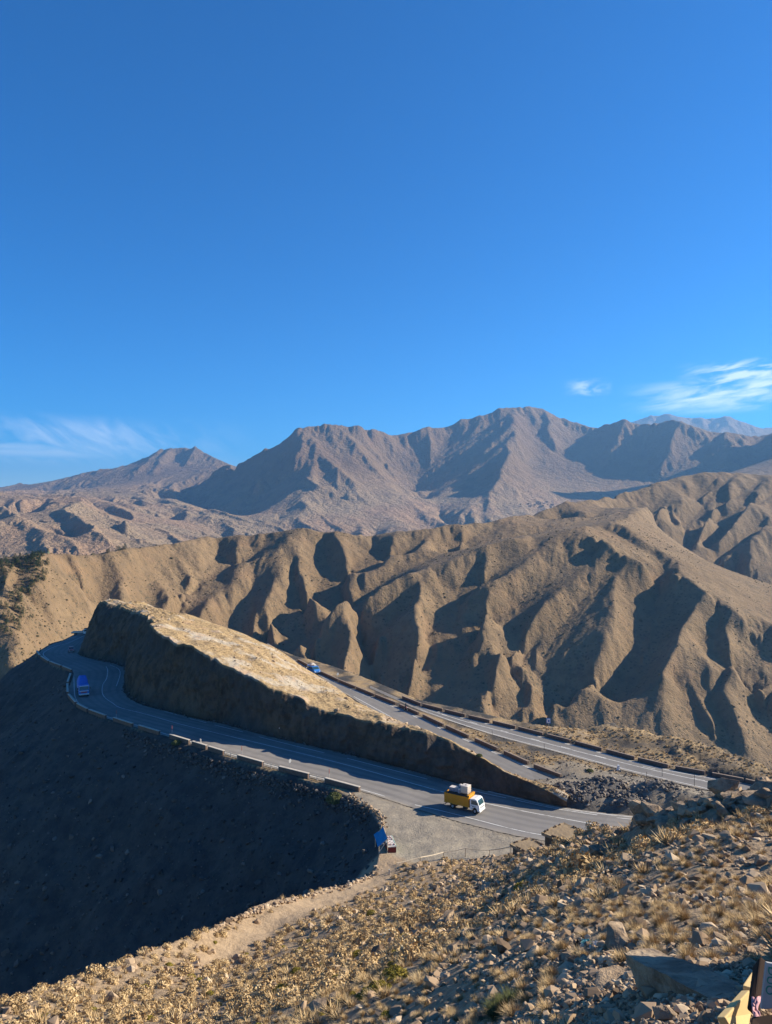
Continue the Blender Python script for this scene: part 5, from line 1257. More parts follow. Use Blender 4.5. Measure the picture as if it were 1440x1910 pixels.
sign(403, 1346, 2.2, 'disc', 'round red rimmed sign at the foot of the shaded cliff', R(10))
sign(523, 1376, 2.4, 'tri', 'triangular warning sign at the shaded cliff foot right of the round sign', R(10))
sign(239, 1254, 2.3, 'tri', 'tiny triangular warning sign in the shaded bend under the cliff', R(10))
sign(963, 1484, 2.6, 'tri', 'pale triangular sign on a pole above the lower road beyond the yellow lorry', R(35), True)
sign(541, 1440, 2.4, 'disc', 'round sign seen from its grey back beside the lower road parapet', R(60), True)
sign(630, 1271, 2.4, 'disc', 'round sign seen from behind beside the blue van road wall', R(40), True)
sign(1023, 1363, 2.0, 'rect', 'small blue and white rectangular sign beyond the far road', R(-12))
x, y, _ = PG(715, 1341); o = MB().box((0, 0, 0.55), (0.3, 0.25, 1.1), taper=0.8).build('kilometre_stone', M['concrete'], None, bevel=0.05); o.location = (x - 0.4, y + 0.6, 0); tag(o, 'little weathered stone marker on the near edge of the blue van road', 'marker stone')

# ------------------------------------------------------------------ rail fence along the lay-by
FENCE = [((739, 1624), 1610), ((784, 1612), 1599), ((827, 1602), 1589.5), ((868, 1598), 1582), ((913, 1598), 1585.5), ((953, 1595), 1579)]
def fence():
    pts = []
    for (a, b), top in FENCE:
        p = Vector(GZ.at_px(a, b)); zt = CAMZ - uq(a, top)[1] * p.y; pts.append((p, zt))
    o0 = pts[0][0]; t = tag(empty('rail_fence', o0), 'thin rail fence with pale top pole on the near side of the gravel lay-by', 'fence')
    for p, zt in pts: MB().cyl(p - o0 - Vector((0, 0, .2)), Vector((p.x, p.y, zt + 0.02)) - o0, 0.045, 0.04, n=8).build('post', M['wood'], t)
    for (p, zt), (p2, zt2) in zip(pts, pts[1:]):
        a, b = Vector((p.x, p.y, zt)) - o0, Vector((p2.x, p2.y, zt2)) - o0
        m = MB(); prev = a
        for i in range(1, 7):
            f_ = i / 6; c = a.lerp(b, f_) - Vector((0, 0, 0.06 * math.sin(math.pi * f_))); m.cyl(prev, c, 0.055, n=8, cap=(i in (1, 6))); prev = c
        m.build('rail', M['palewood'], t)
fence()
# short whitewashed stakes on the path edge
for a, b, lab in [(726, 1631, 'short white stake on the path just below the fence end'), (681, 1642, 'short white stake at the shaded brow beside the path'), (650, 1653, 'short white stake lowest on the brow beside the path')]:
    p = GZ.at_px(a, b); o = MB().box((0, 0, .28), (.2, .18, .75), taper=.85).build('stake', M['concrete'], None, bevel=.03); o.location = p; tag(o, lab, 'stake')

# ------------------------------------------------------------------ souvenir stall at the corner of the lay-by
M['mint'] = plain('mint_paint', (0.42, 0.62, 0.50), 0.7, 0.2, 0.12, 4); M['maroon'] = plain('maroon_paint', (0.16, 0.028, 0.022), 0.7, 0.2, 0.2, 4)
M['stallblue'] = plain('turquoise_sheet', (0.02, 0.22, 0.40), 0.7, 0.2, 0.2, 3); M['rag'] = plain('pale_rag', (0.55, 0.52, 0.48), 0.9, 0.1, 0.2, 5)
M['ware'] = plain('pinkish_mineral', (0.50, 0.36, 0.32), 0.6, 0.3, 0.5, 14)
def stall():
    x, y, _ = PG(731, 1592); rz = R(10); z = max(0.0, GZ(x, y)) - 0.02
    t = tag(empty('market_stall', (x, y, z), rz), 'roadside stall with blue sheet, maroon front and mint green side at the lay-by corner', 'stall')
    MB().box((0, 0, 0.42), (1.15, 0.04, 0.84)).build('front_panel', M['maroon'], t); MB().box((0.58, 1.6, 0.46), (0.06, 3.2, 0.92)).build('side_panel', M['mint'], t)
    MB().box((-0.56, 1.6, 0.42), (0.05, 3.1, 0.84)).build('side_panel', M['maroon'], t); MB().box((0, 3.2, 0.42), (1.1, 0.04, 0.84)).build('back_panel', M['maroon'], t)
    MB().box((0, 1.6, 0.86), (1.22, 3.3, 0.05)).build('table_top', M['rag'], t); MB().box((0, -0.05, 0.80), (1.2, 0.05, 0.08)).build('trim', M['rag'], t)
    for a, b, h in ((-0.62, -0.1, 2.0), (-0.62, 3.3, 2.2), (-1.75, 0.1, 1.0), (-1.75, 3.2, 1.1)): MB().cyl((a, b, -1.2 if a < -1 else 0), (a, b, h), .05, n=8).build('pole', M['palewood'], t)
    m = MB().cyl((-0.62, -0.3, 1.98), (-0.62, 3.5, 2.2), .045, n=8); m.cyl((-1.75, 0, 1.0), (-0.62, -0.1, 1.98), .045, n=8); m.cyl((-1.75, 3.2, 1.1), (-0.62, 3.3, 2.2), .045, n=8); m.build('frame', M['palewood'], t)
    V, Fc = [], []
    for i in range(10):
        for j in range(14):
            u, v = i / 9, j / 13; V.append((-0.60 - 1.35 * u, -0.15 + 3.5 * v, 2.03 + .2 * v - 1.0 * u - .12 * math.sin(math.pi * u) * (1 + .4 * math.sin(v * 9)) + .03 * math.sin(u * 11 + v * 7)))
    for i in range(9):
        for j in range(13): Fc.append((i * 14 + j, (i + 1) * 14 + j, (i + 1) * 14 + j + 1, i * 14 + j + 1))
    MB().add(V, Fc).build('awning_sheet', M['stallblue'], t, smooth=True)
    MB().add([(-.64, -.2, 1.97), (-.58, -.2, 1.97), (-1.72, -.05, .25), (-1.84, -.05, .25), (-.64, -.24, 1.97), (-.58, -.24, 1.97), (-1.72, -.1, .25), (-1.84, -.1, .25)], [(0, 1, 2, 3), (7, 6, 5, 4), (0, 4, 5, 1), (1, 5, 6, 2), (2, 6, 7, 3), (3, 7, 4, 0)]).build('rag_strip', M['rag'], t)
    rg = random.Random(4); w = MB()
    Rm = Matrix.Translation((x, y, z)) @ Matrix.Rotation(rz, 4, 'Z')
    for k in range(46):
        a, b, r = rg.uniform(-.48, .46), rg.uniform(.1, 3.1), rg.uniform(.05, .13); p = Rm @ Vector((a, b, .89 + r * .6)); w.ball(p, r, 6, 4, (1, rg.uniform(.7, 1.2), rg.uniform(.6, 1)))
    o = w.build('minerals', M['ware'], None); tag(o, 'heap of pinkish minerals laid out for sale on the stall table', 'minerals'); o['kind'] = 'stuff'
stall()

# ------------------------------------------------------------------ earth roofed huts below the brow
M['mud'] = plain('mud_roof', (0.27, 0.20, 0.125), 0.98, 0.05, 0.22, 1.6); M['drystone'] = plain('dark_drystone', (0.12, 0.085, 0.06), 0.95, 0.1, 0.5, 5)
def hut(px, py, D, w, dp, rz, label):
    p = P3(px, py, D); t = tag(empty('earth_hut', p, rz), label, 'hut')
    m = MB().box((0, 0, -1.15), (w, dp, 2.1)); m.build('wall', M['drystone'], t, bevel=0.05)
    V, Fc = [], []; n = 15
    for i in range(n):
        for j in range(n):
            u, v = i / (n - 1) * 2 - 1, j / (n - 1) * 2 - 1; e = max(abs(u), abs(v)); k = 0.06 * mnoise.noise((i * .9, j * .9, px))
            V.append((u * (w / 2 + .22) + k, v * (dp / 2 + .22) + k, (0.16 if e > .93 else .10) + 0.5 * k + .05 * (1 - u * u)))
    for i in range(n - 1):
        for j in range(n - 1): Fc.append((i * n + j, (i + 1) * n + j, (i + 1) * n + j + 1, i * n + j + 1))
    b = len(V); V += [(q[0], q[1], -.12) for q in V[:]]
    for i in range(n - 1):
        Fc += [(i * n, b + i * n, b + (i + 1) * n, (i + 1) * n), (i * n + n - 1, (i + 1) * n + n - 1, b + (i + 1) * n + n - 1, b + i * n + n - 1), (i, i + 1, b + i + 1, b + i), ((n - 1) * n + i, b + (n - 1) * n + i, b + (n - 1) * n + i + 1, (n - 1) * n + i + 1)]
    rf = MB().add(V, Fc).build('earth_roof', M['mud'], t)
    rg = random.Random(int(px))
    for k in range(26):
        a = rg.uniform(-1, 1); sd = rg.choice((0, 1, 2)); q = ((a * w / 2, dp / 2 + .1, .2), (-w / 2 - .1, a * dp / 2, .2), (w / 2 + .1, a * dp / 2, .2))[sd]
        MB().ball(q, rg.uniform(.06, .15), 6, 4, (1.2, 1, .8)).build('edge_stone', M['drystone'], rf)
    MB().box((-w * .1, -dp / 2 - .01, -.75), (.7, .04, 1.0)).build('opening', M['dark'], t)
    for k in range(4): MB().cyl((-w / 2 + .3 + k * (w - .6) / 3, -dp / 2 - .35, -.05), (-w / 2 + .3 + k * (w - .6) / 3, dp / 2 - .05, -.05), .06, n=6).build('roof_beam', M['wood'], t)
hut(1056, 1556, 70, 3.0, 2.7, R(40), 'flat earth roofed stone hut just under the brow, larger of two, beside the road')
hut(984, 1578, 80, 2.5, 2.0, R(32), 'smaller earth roofed hut at the fence end, half sunk below the brow')

# ------------------------------------------------------------------ rocks, rubble, grass and cushion shrubs on the near slope
def rock_mat(name, lo, hi, spot):
    b = NB(name, 0.95, 0.1); p = b.co(); r = b.rnd()
    n = b.noise(p, 1.8, 5, 0.65); n2 = b.noise(p, 9, 4, 0.7)
    c = b.mix(b.step(n, 0.35, 0.65), lo, hi); c = b.mix(b.math('MULTIPLY', b.step(n2, 0.55, 0.7), 0.5), c, spot)
    b.bump(b.math('ADD', n, b.math('MULTIPLY', n2, 0.5)), 0.12, 0.7)
    return b.done(c)
M['rock'] = rock_mat('boulder_rock', (0.19, 0.135, 0.092), (0.39, 0.285, 0.185), (0.11, 0.08, 0.06))
M['slab'] = rock_mat('slab_rock', (0.19, 0.14, 0.10), (0.36, 0.28, 0.195), (0.11, 0.08, 0.058))
def var_mat(name, cols, rough=0.95):        # colour varies from piece to piece through a per-point value
    b = NB(name, rough, 0.1); v = b.attr('var')
    c = b.mix(b.step(v, 0.0, 0.5), cols[0], cols[1]); c = b.mix(b.step(v, 0.5, 1.0), c, cols[2]); return b.done(c)
M['rubble'] = var_mat('rubble_stone', [(0.13, 0.09, 0.06), (0.34, 0.24, 0.155), (0.52, 0.40, 0.27)])
M['straw'] = var_mat('dry_grass', [(0.26, 0.175, 0.09), (0.48, 0.335, 0.17), (0.60, 0.455, 0.26)])
M['cushion'] = var_mat('cushion_leaf', [(0.09, 0.082, 0.025), (0.27, 0.215, 0.04), (0.42, 0.33, 0.06)])
M['green'] = var_mat('green_leaf', [(0.045, 0.055, 0.022), (0.11, 0.12, 0.045), (0.18, 0.18, 0.07)])
M['needle'] = var_mat('conifer_needles', [(0.022, 0.036, 0.014), (0.05, 0.075, 0.026), (0.085, 0.11, 0.04)])
M['scrub'] = var_mat('scrub_leaf', [(0.05, 0.044, 0.024), (0.10, 0.082, 0.042), (0.17, 0.135, 0.07)])
M['bark'] = plain('bark', (0.10, 0.075, 0.055), 0.95, 0.1, 0.3, 9)

def rock_shape(seed, n=16, sq=(1, 0.8, 0.6), sub=0, rough=0.0):
    rg = random.Random(seed); bm = bmesh.new()
    for i in range(n):
        v = Vector((rg.gauss(0, 1), rg.gauss(0, 1), rg.gauss(0, 1))).normalized() * rg.uniform(0.75, 1.1)
        bm.verts.new((v.x * sq[0], v.y * sq[1], v.z * sq[2]))
    r = bmesh.ops.convex_hull(bm, input=bm.verts)
    bmesh.ops.delete(bm, geom=[v for v in bm.verts if not v.link_faces], context='VERTS')
    if sub:
        bmesh.ops.bevel(bm, geom=list(bm.edges), offset=0.018, segments=1, affect='EDGES', clamp_overlap=True)
        bmesh.ops.triangulate(bm, faces=bm.faces)
        bmesh.ops.subdivide_edges(bm, edges=bm.edges, cuts=sub, use_grid_fill=True)
        for v in bm.verts:
            q = v.co * 2.2; v.co += v.co.normalized() * (rough * mnoise.noise(q + Vector((seed, 0, 0))) + rough * .5 * mnoise.noise(q * 2.7 + Vector((0, seed, 0))))
    bmesh.ops.triangulate(bm, faces=bm.faces)
    V = np.array([v.co[:] for v in bm.verts]); Fc = np.array([[v.index for v in f_.verts] for f_ in bm.faces]) if not bm.verts.index_update() else None
    bm.free(); return V, Fc
def tuft_shape(seed, blades, h=0.3, spread=0.28, w=0.008, seg=2):
    """dry tussock: arching blades from a tight base"""
    rg = random.Random(seed); V, Fc, A = [], [], []
    for k in range(blades):
        a = rg.uniform(0, 2 * math.pi); cz = rg.uniform(0.12, 1.0); sz = math.sqrt(1 - cz * cz); hh = h * rg.uniform(0.7, 1.08); r0 = spread * 0.3 * math.sqrt(rg.random()); b0 = rg.uniform(0, 2 * math.pi)
        base = Vector((r0 * math.cos(b0), r0 * math.sin(b0), -0.03)); d = Vector((math.cos(a), math.sin(a), 0)); s = Vector((-d.y, d.x, 0)) * w * rg.uniform(.6, 1.4); val = rg.random()
        i0 = len(V)
        for q in range(seg + 1):
            f_ = q / seg; p = base + d * (hh * sz * f_ ** 1.2) + Vector((0, 0, hh * (cz * f_ + 0.10 * sz * f_ * (1 - f_) * 2)))
            if q < seg: V += [p - s * (1 - .5 * f_), p + s * (1 - .5 * f_)]; A += [val] * 2
            else: V.append(p); A.append(val)
        for q in range(seg - 1): Fc += [(i0 + 2 * q, i0 + 2 * q + 1, i0 + 2 * q + 3), (i0 + 2 * q, i0 + 2 * q + 3, i0 + 2 * q + 2)]
        Fc.append((i0 + 2 * seg - 2, i0 + 2 * seg - 1, i0 + 2 * seg))
    return np.array([v[:] for v in V]), np.array(Fc), np.array(A)
def cushion_shape(seed, n, r=0.5, h=0.42, leaf=0.03, core=0.05):
    """dense cushion: short leaf faces over and inside a lumpy dome"""
    rg = random.Random(seed); V, Fc, A = [], [], []
    for k in range(n):
        v = Vector((rg.gauss(0, 1), rg.gauss(0, 1), abs(rg.gauss(0, 1)))).normalized()
        lump = 1 + 0.22 * mnoise.noise(v * 2.4 + Vector((seed, 0, 0))) + 0.10 * mnoise.noise(v * 6 + Vector((0, seed, 0)))
        rad = lump * (1 - 0.25 * rg.random() ** 2); p = Vector((v.x * r, v.y * r, v.z * h)) * rad
        nrm = (v + Vector((rg.gauss(0, .6), rg.gauss(0, .6), rg.gauss(0, .6)))).normalized(); a = nrm.orthogonal().normalized(); b = nrm.cross(a); l = leaf * rg.uniform(.6, 1.5)
        th = rg.uniform(0, 6.28); e = a * math.cos(th) + b * math.sin(th); f2 = nrm.cross(e)
        i0 = len(V); V += [p - e * l - f2 * l * .5, p + e * l - f2 * l * .5, p + f2 * l]; Fc.append((i0, i0 + 1, i0 + 2)); A += [min(1, max(0, rg.gauss(.55, .25)))] * 3
    # solid twiggy core so that light does not leak through
    m, q = 10, 5; i0 = len(V)
    for i in range(q + 1):
        for j in range(m):
            v = Vector((math.sin(math.pi / 2 * (1 - i / q)) * math.cos(2 * math.pi * j / m), math.sin(math.pi / 2 * (1 - i / q)) * math.sin(2 * math.pi * j / m), math.cos(math.pi / 2 * (1 - i / q))))
            lump = .76 * (1 + 0.22 * mnoise.noise(v * 2.4 + Vector((seed, 0, 0)))); V.append(Vector((v.x * r, v.y * r, v.z * h - .03)) * lump); A.append(core)
    for i in range(q):
        for j in range(m): a, b, c, d = i0 + i * m + j, i0 + i * m + (j + 1) % m, i0 + (i + 1) * m + (j + 1) % m, i0 + (i + 1) * m + j; Fc += [(a, b, c), (a, c, d)]
    return np.array([v[:] for v in V]), np.array(Fc), np.array(A)
def shape_mesh(name, V, Fc, mat, var=None, smooth=False):
    me = bpy.data.meshes.new(name); me.from_pydata(V.tolist(), [], Fc.tolist()); me.update(); me.materials.append(mat)
    if smooth: me.polygons.foreach_set('use_smooth', [True] * len(me.polygons))
    if var is not None: me.attributes.new('var', 'FLOAT', 'POINT').data.foreach_set('value', np.asarray(var, np.float32))
    return me
def scatter_mesh(name, shapes, places, mat, seed, tint=0.25):
    """one mesh holding many small uncounted pieces; places: (x, y, z, scale, tilt)"""
    rg = np.random.default_rng(seed); Vs, Fs, As, k = [], [], [], 0
    for (x, y, z, s, tilt) in places:
        sh = shapes[int(rg.integers(len(shapes)))]; V, Fc = sh[0], sh[1]; A = sh[2] if len(sh) > 2 else np.full(len(V), 0.5)
        m = Matrix.Rotation(rg.uniform(0, 6.283), 3, 'Z')
        if tilt: m = Matrix.Rotation(rg.normal(0, tilt), 3, 'X') @ Matrix.Rotation(rg.normal(0, tilt), 3, 'Y') @ m
        Vs.append(V @ np.array(m).T * s + (x, y, z)); Fs.append(Fc + k); As.append(np.clip(A + rg.normal(0, tint), 0, 1)); k += len(V)
    o = mesh_np(name, np.concatenate(Vs), np.concatenate(Fs), mat, smooth=False)
    fattr(o, 'var', np.concatenate(As)); o['kind'] = 'stuff'; return o

rng = np.random.default_rng(7)
def on_slope(u, D):                          # is this the near slope (not the bench, not the path)?
    j = int(round((u - fn.s[0]) / fn.ds)); i = int(round((math.log(D) - fn.t[0]) / fn.dt))
    if not (0 <= i < fn.n and 0 <= j < fn.m): return False, 0
    return bool(fn.onhill[i, j]) , float(path[i, j])
def fieldn(x, y, sc, seed): return float(fbm(np.array([x / sc]), np.array([y / sc]), 3, seed)[0])
def to_px(x, y, z): return 720 + F * x / y, 955 + F * (CAMZ - z) / y

RS = [rock_shape(100 + k, 14 + k % 5, (1, 0.75 + .05 * (k % 4), 0.45 + .08 * (k % 4))) for k in range(10)]
TS_far = [cushion_shape(200 + k, 190, 0.27, 0.24, 0.032, 0.30) for k in range(4)] + [tuft_shape(200 + k, 60, 0.30, 0.30, 0.020, 1) for k in range(3)]
TS_mid = [tuft_shape(210 + k, 170, 0.27, 0.30, 0.0080, 2) for k in range(5)]
TS_near = [tuft_shape(220 + k, 460, 0.25, 0.26, 0.0036, 3) for k in range(6)]

stones, tufts = [], []
TAKEN = {}
def free(x, y, r):                           # tussocks keep their distance from one another
    k = (round(x / 0.8), round(y / 0.8))
    for a in (-1, 0, 1):
        for b in (-1, 0, 1):
            for p in TAKEN.get((k[0] + a, k[1] + b), ()):
                if (p[0] - x) ** 2 + (p[1] - y) ** 2 < r * r: return False
    TAKEN.setdefault(k, []).append((x, y)); return True
N = 26000
_oc = np.array([P3(*p)[:2] for p in [(1192, 1545, 40.3), (1250, 1544, 38.5), (1330, 1528, 36.5), (1440, 1502, 34.5), (1500, 1492, 33.6)]]); OCX, OCY = _oc[:, 0], _oc[:, 1]
uu = rng.uniform(-0.56, 0.64, N); tt = rng.uniform(math.log(3.2), math.log(98), N)
for u, t_ in zip(uu, tt):
    D = math.exp(t_); ok, pa = on_slope(u, D)
    if not ok or pa > 0.35: continue
    x, y = u * D, D; z = GZ(x, y); ppx, ppy = to_px(x, y, z)
    if ppy > 2000 or ppx > 1900: continue
    if ppx > 1170 and abs(y - np.interp(x, OCX, OCY)) < 2.6 and y > 25: continue
    rub = fieldn(x, y, 7.0, 301) + 0.5 * fieldn(x, y, 2.0, 302)
    zone = 0.35 * math.exp(-((ppx - 1120) / 170) ** 2 - ((ppy - 1680) / 110) ** 2) + (0.5 if (ppx > 1060 and ppy > 1800) else 0) - (0.42 if ppx < 800 else 0) - (0.05 if (ppx > 1240 and 1590 < ppy < 1800) else 0)
    v = rub + zone
    if rng.random() < (0.62 + 0.9 * v) * (0.55 if ppx < 820 and ppy < 1880 else 1):
        s = min(0.42, max(0.022, D * rng.lognormal(-5.35, 0.5))); stones.append((x, y, z + s * 0.12, s, 0.45))
    elif rng.random() < 0.75 - 1.1 * v and free(x, y, 0.30 + 0.006 * D):
        tufts.append((x, y, z, D))
# more tussocks across the far part of the slope, where they close into a mat
M2 = 6800
for u, D in zip(rng.uniform(-0.56, 0.5, M2), np.exp(rng.uniform(math.log(24), math.log(95), M2))):
    ok, pa = on_slope(u, D)
    if u > .32 and abs(D - np.interp(u * D, OCX, OCY)) < 2.6: continue
    if ok and pa < 0.25 and free(u * D, D, 0.36 + 0.007 * D) and fieldn(u * D, D, 9, 351) > -0.45: x, y = u * D, D; tufts.append((x, y, GZ(x, y), D))
scatter_mesh('rubble', RS, stones, M['rubble'], 1)
# the rubble underfoot at the bottom of the frame
gr = []
for k in range(15000):
    u = rng.uniform(0.12, 0.56); D = math.exp(rng.uniform(math.log(4.2), math.log(20))); x, y = u * D, D; z = GZ(x, y); ppx, ppy = to_px(x, y, z)
    if ppy > 1960 or ppx > 1480: continue
    if fieldn(x, y, 2.5, 311) + (0.35 if ppy > 1790 else 0.0) > 0.05: s = D * rng.lognormal(-5.75, 0.45); gr.append((x, y, z + s * .2, s, 0.6))
scatter_mesh('gravel', RS, gr, M['rubble'], 2)
tufts.sort(key=lambda p: p[3])
near_t = [p for p in tufts if to_px(*p[:3])[1] < 1935 and 0 < to_px(*p[:3])[0] < 1440][:270]
nset = set(id(p) for p in near_t)
rest = [p for p in tufts if id(p) not in nset]
mid = [(x, y, z, rng.lognormal(.08, .3), .15) for x, y, z, D in rest if D < 30]; far = [(x, y, z, rng.lognormal(.22, .3), .15) for x, y, z, D in rest if D >= 30]
scatter_mesh('dry_grass', TS_mid, mid, M['straw'], 3, 0.12)
scatter_mesh('dry_grass', TS_far, far, M['straw'], 4, 0.14)
tm = [shape_mesh('tussock', *s_[:2], M['straw'], s_[2]) for s_ in TS_near]
for k, (x, y, z, D) in enumerate(near_t):
    o = bpy.data.objects.new('tussock', tm[k % 6]); COL.objects.link(o); o.location = (x, y, z); s = rng.uniform(.55, 1.2); o.scale = (s, s, s * rng.uniform(.8, 1.15)); o.rotation_euler = (rng.normal(0, .1), rng.normal(0, .1), rng.uniform(0, 6.28))
    tag(o, 'straw coloured grass tussock among stones on the near slope', 'grass tussock', 'dry tussocks on the near slope')

# yellow-green cushion shrubs
CS = [shape_mesh('cushion_shrub', *s_[:2], M['cushion'], s_[2]) for s_ in [cushion_shape(400 + k, 2600, 0.5, 0.40, 0.026) for k in range(4)]]
CUSH = [(738, 1815, 60, 'largest of the round yellow green cushion shrubs, upper half of the double mound'), (707, 1838, 48, 'dark green cushion shrub forming the lower half of the double mound'), (752, 1746, 26, 'yellow cushion shrub alone up the slope above the double mound'), (668, 1776, 24, 'yellow cushion shrub of a pair left of the double mound, upper one'),
        (684, 1788, 22, 'yellow cushion shrub of a pair left of the double mound, lower one'), (978, 1650, 38, 'lone dark cushion shrub beneath the boulders right of the path'), (553, 1808, 24, 'flat yellow cushion shrub at bottom centre left of the double mound'), (527, 1842, 36, 'wide yellow cushion shrub left of the double mound near the bottom edge'), (587, 1815, 22, 'small yellow cushion shrub between the wide one and the double mound'),
        (600, 1800, 18, 'tiny yellow cushion shrub just left of the double mound'), (655, 1852, 20, 'small yellow cushion shrub directly below left of the double mound'), (480, 1912, 22, 'small yellow cushion shrub cut by the bottom edge of the view'), (693, 1700, 20, 'greyish cushion shrub high on the slope under the path'), (560, 1770, 18, 'small olive cushion shrub between path and wide shrub')]
for k, (a, b, wpx, lab) in enumerate(CUSH):
    p = GZ.at_px(a, b + wpx * 0.25); s = wpx * p[1] / F * 1.0
    o = bpy.data.objects.new('cushion_shrub', CS[k % 4]); COL.objects.link(o); o.location = (p[0], p[1], p[2] - 0.03); o.scale = (s, s, s * .95); o.rotation_euler = (0, 0, k * 1.7); tag(o, lab, 'shrub')
k = 0
while k < 44:
    a, b = rng.uniform(60, 760), rng.uniform(1690, 1905)
    if b < 1872 - a * 0.40 + 45: continue
    p = GZ.at_px(a, b); ok, pa = on_slope(p[0] / p[1], p[1])
    if not ok or pa > .2: continue
    s = rng.uniform(.25, .6); o = bpy.data.objects.new('cushion_shrub', CS[k % 4]); COL.objects.link(o); o.location = (p[0], p[1], p[2] - .03); o.scale = (s, s, s); o.rotation_euler = (0, 0, k * 2.1)
    tag(o, 'small yellow green cushion shrub dotted among the grass at lower left', 'shrub', 'little cushion shrubs on the lower left slope'); k += 1
GS = [cushion_shape(430 + k, 2200, 0.5, 0.5, 0.035) for k in range(2)]; gm = [shape_mesh('bush', *s_[:2], M['green'], s_[2]) for s_ in GS]
for a, b, wpx, lab in [(624, 1493, 30, 'round olive green bush growing outside the lay-by end of the parapet'), (894, 1405, 12, 'small green bush on the lip of the cutting above the lower road'), (330, 1386, 20, 'low green bush on rubble below the lower road parapet'), (1100, 1438, 14, 'low green bush between the two upper roads')]:
    p = GZ.at_px(a, b) if a != 894 else P3(894, 1409, 125); s = wpx * p[1] / F
    o = bpy.data.objects.new('bush', gm[0 if a < 700 else 1]); COL.objects.link(o); o.location = (p[0], p[1], p[2] - .1); o.scale = (s, s, s * (1.1 if a == 624 else .7)); tag(o, lab, 'bush')
gt = tuft_shape(77, 420, 0.42, 0.5, 0.006, 3); gme = shape_mesh('green_tuft', gt[0], gt[1], M['green'], gt[2])
for k, (a, b) in enumerate([(945, 1888), (960, 1876), (928, 1896)]):
    p = GZ.at_px(a, b); o = bpy.data.objects.new('grass_clump', gme); COL.objects.link(o); o.location = p; o.rotation_euler = (0, 0, k * 2); o.scale = (.9, .9, .9); tag(o, 'fresh green grass clump at the edge of the bare gravel near the bottom', 'grass clump', 'green grass clumps by the gravel')

# boulders
RB = [rock_shape(500 + k, 15 + k % 6, (1, 0.8 + .05 * (k % 3), 0.62 + .08 * (k % 4)), 2, 0.055) for k in range(8)]
rm = [shape_mesh('boulder', V, Fc, M['rock']) for V, Fc in RB]
def boulder(px, py, wpx, label, group=None, k=0, sq=(1, 1, 1), sink=0.25, mat=None, rz=None, D=None):
    p = P3(px, py, D) if D else GZ.at_px(px, py)
    s = wpx * p[1] / F / 2
    o = bpy.data.objects.new('boulder', rm[k % 8]); COL.objects.link(o); o.scale = (s * sq[0], s * sq[1], s * sq[2]); o.location = (p[0], p[1], p[2] + s * sq[2] * (0.6 - sink)); o.rotation_euler = (rng.normal(0, .2), rng.normal(0, .2), rng.uniform(0, 6.28) if rz is None else rz)
    return tag(o, label, 'boulder', group)
boulder(1116, 1598, 44, 'pale blocky boulder standing alone left of the outcrop', k=1, sq=(1, .8, 1.05)); boulder(1150, 1762, 92, 'large pointed boulder leaning behind the long slab', k=2, sq=(1, .8, .75)); boulder(1340, 1752, 40, 'flat topped boulder in the grass right of the long slab', k=3, sq=(1, .8, .6))
boulder(1205, 1692, 32, 'upright dark sided boulder above the pointed boulder', k=4, sq=(.8, .8, 1.2)); boulder(208, 1866, 34, 'pale block lying alone on the slope at lower left', k=5, sq=(.8, .8, 1)); boulder(600, 1890, 70, 'broad dark sided boulder cut by the bottom edge left of centre', k=6, sq=(1, .8, .6)); boulder(625, 1868, 34, 'pale smaller boulder touching the broad boulder at the bottom', k=7)
boulder(845, 1775, 46, 'dark boulder with a pale tip in the middle of the slope', k=0, sq=(1, .8, .7)); boulder(835, 1712, 44, 'flat light topped ledge boulder midway up the slope', k=1, sq=(1, .8, .5)); boulder(925, 1652, 18, 'small upright dark stone beside the lone dark cushion shrub', k=2, sq=(.7, .7, 1.4)); boulder(628, 1328, 16, 'lone brown boulder perched on the top of the cut spur', k=3, D=146.0)
boulder(1150, 1834, 125, 'flat pale boulder half buried in gravel below the long slab', k=4, sq=(1, .8, .35), sink=.5); boulder(1245, 1900, 60, 'squarish pale boulder at the bottom edge beneath the long slab', k=5, sq=(1, .9, .6)); boulder(1128, 1893, 30, 'bluish grey stone among gravel at the bottom', k=6)
boulder(1420, 1610, 40, 'rounded boulder lying in grass below the outcrop at right', k=7, sq=(1, .9, .8)); boulder(775, 1620, 20, 'brown boulder under the fence rail, left one', k=0); boulder(783, 1617, 16, 'dark pointed boulder against the second fence post', k=1, sq=(.8, .8, 1.3)); boulder(760, 1622, 14, 'low boulder just right of the first fence post', k=2, sq=(1, 1, .6))
# the outcrop on the right skyline of the slope: big blocks, then the broken pieces heaped on them
OC = np.array([P3(*p)[:2] for p in [(1192, 1545, 40.3), (1250, 1544, 38.5), (1330, 1528, 36.5), (1440, 1502, 34.5), (1500, 1492, 33.6)]])
OCS = resample(OC, 400)
def heap(s_, off, r, label, group, k, sq=(1, 1, 1), lift=0.3):
    c = OCS[int(s_ * 399)]; x, y = c[0] + rng.normal(0, .25), c[1] + off
    o = bpy.data.objects.new('boulder', rm[k % 8]); COL.objects.link(o); o.scale = (r * sq[0], r * sq[1], r * sq[2]); o.location = (x, y, GZ(x, y) + r * sq[2] * lift); o.rotation_euler = (rng.normal(0, .3), rng.normal(0, .3), rng.uniform(0, 6.28))
    return tag(o, label, 'boulder', group)
for k, (s_, off, r) in enumerate([(.80, -.6, 1.25), (.93, -.9, 1.15), (.70, -1.0, .75), (.58, -.9, .85), (.48, -1.0, .7), (.36, -.9, .75), (.26, -.8, .6), (.16, -.9, .7), (.08, -.6, .55), (.87, .5, .9), (.97, .3, 1.1), (.64, .4, .6), (.42, .3, .55), (.2, .3, .5), (.75, -2.2, .6), (.9, -2.6, .7), (.52, -2.3, .45), (.3, -2.2, .5)]):
    heap(s_, off, r, 'massive brown block built into the rock outcrop at right', 'big blocks of the rock outcrop', k, (1, .85, .85), .18)
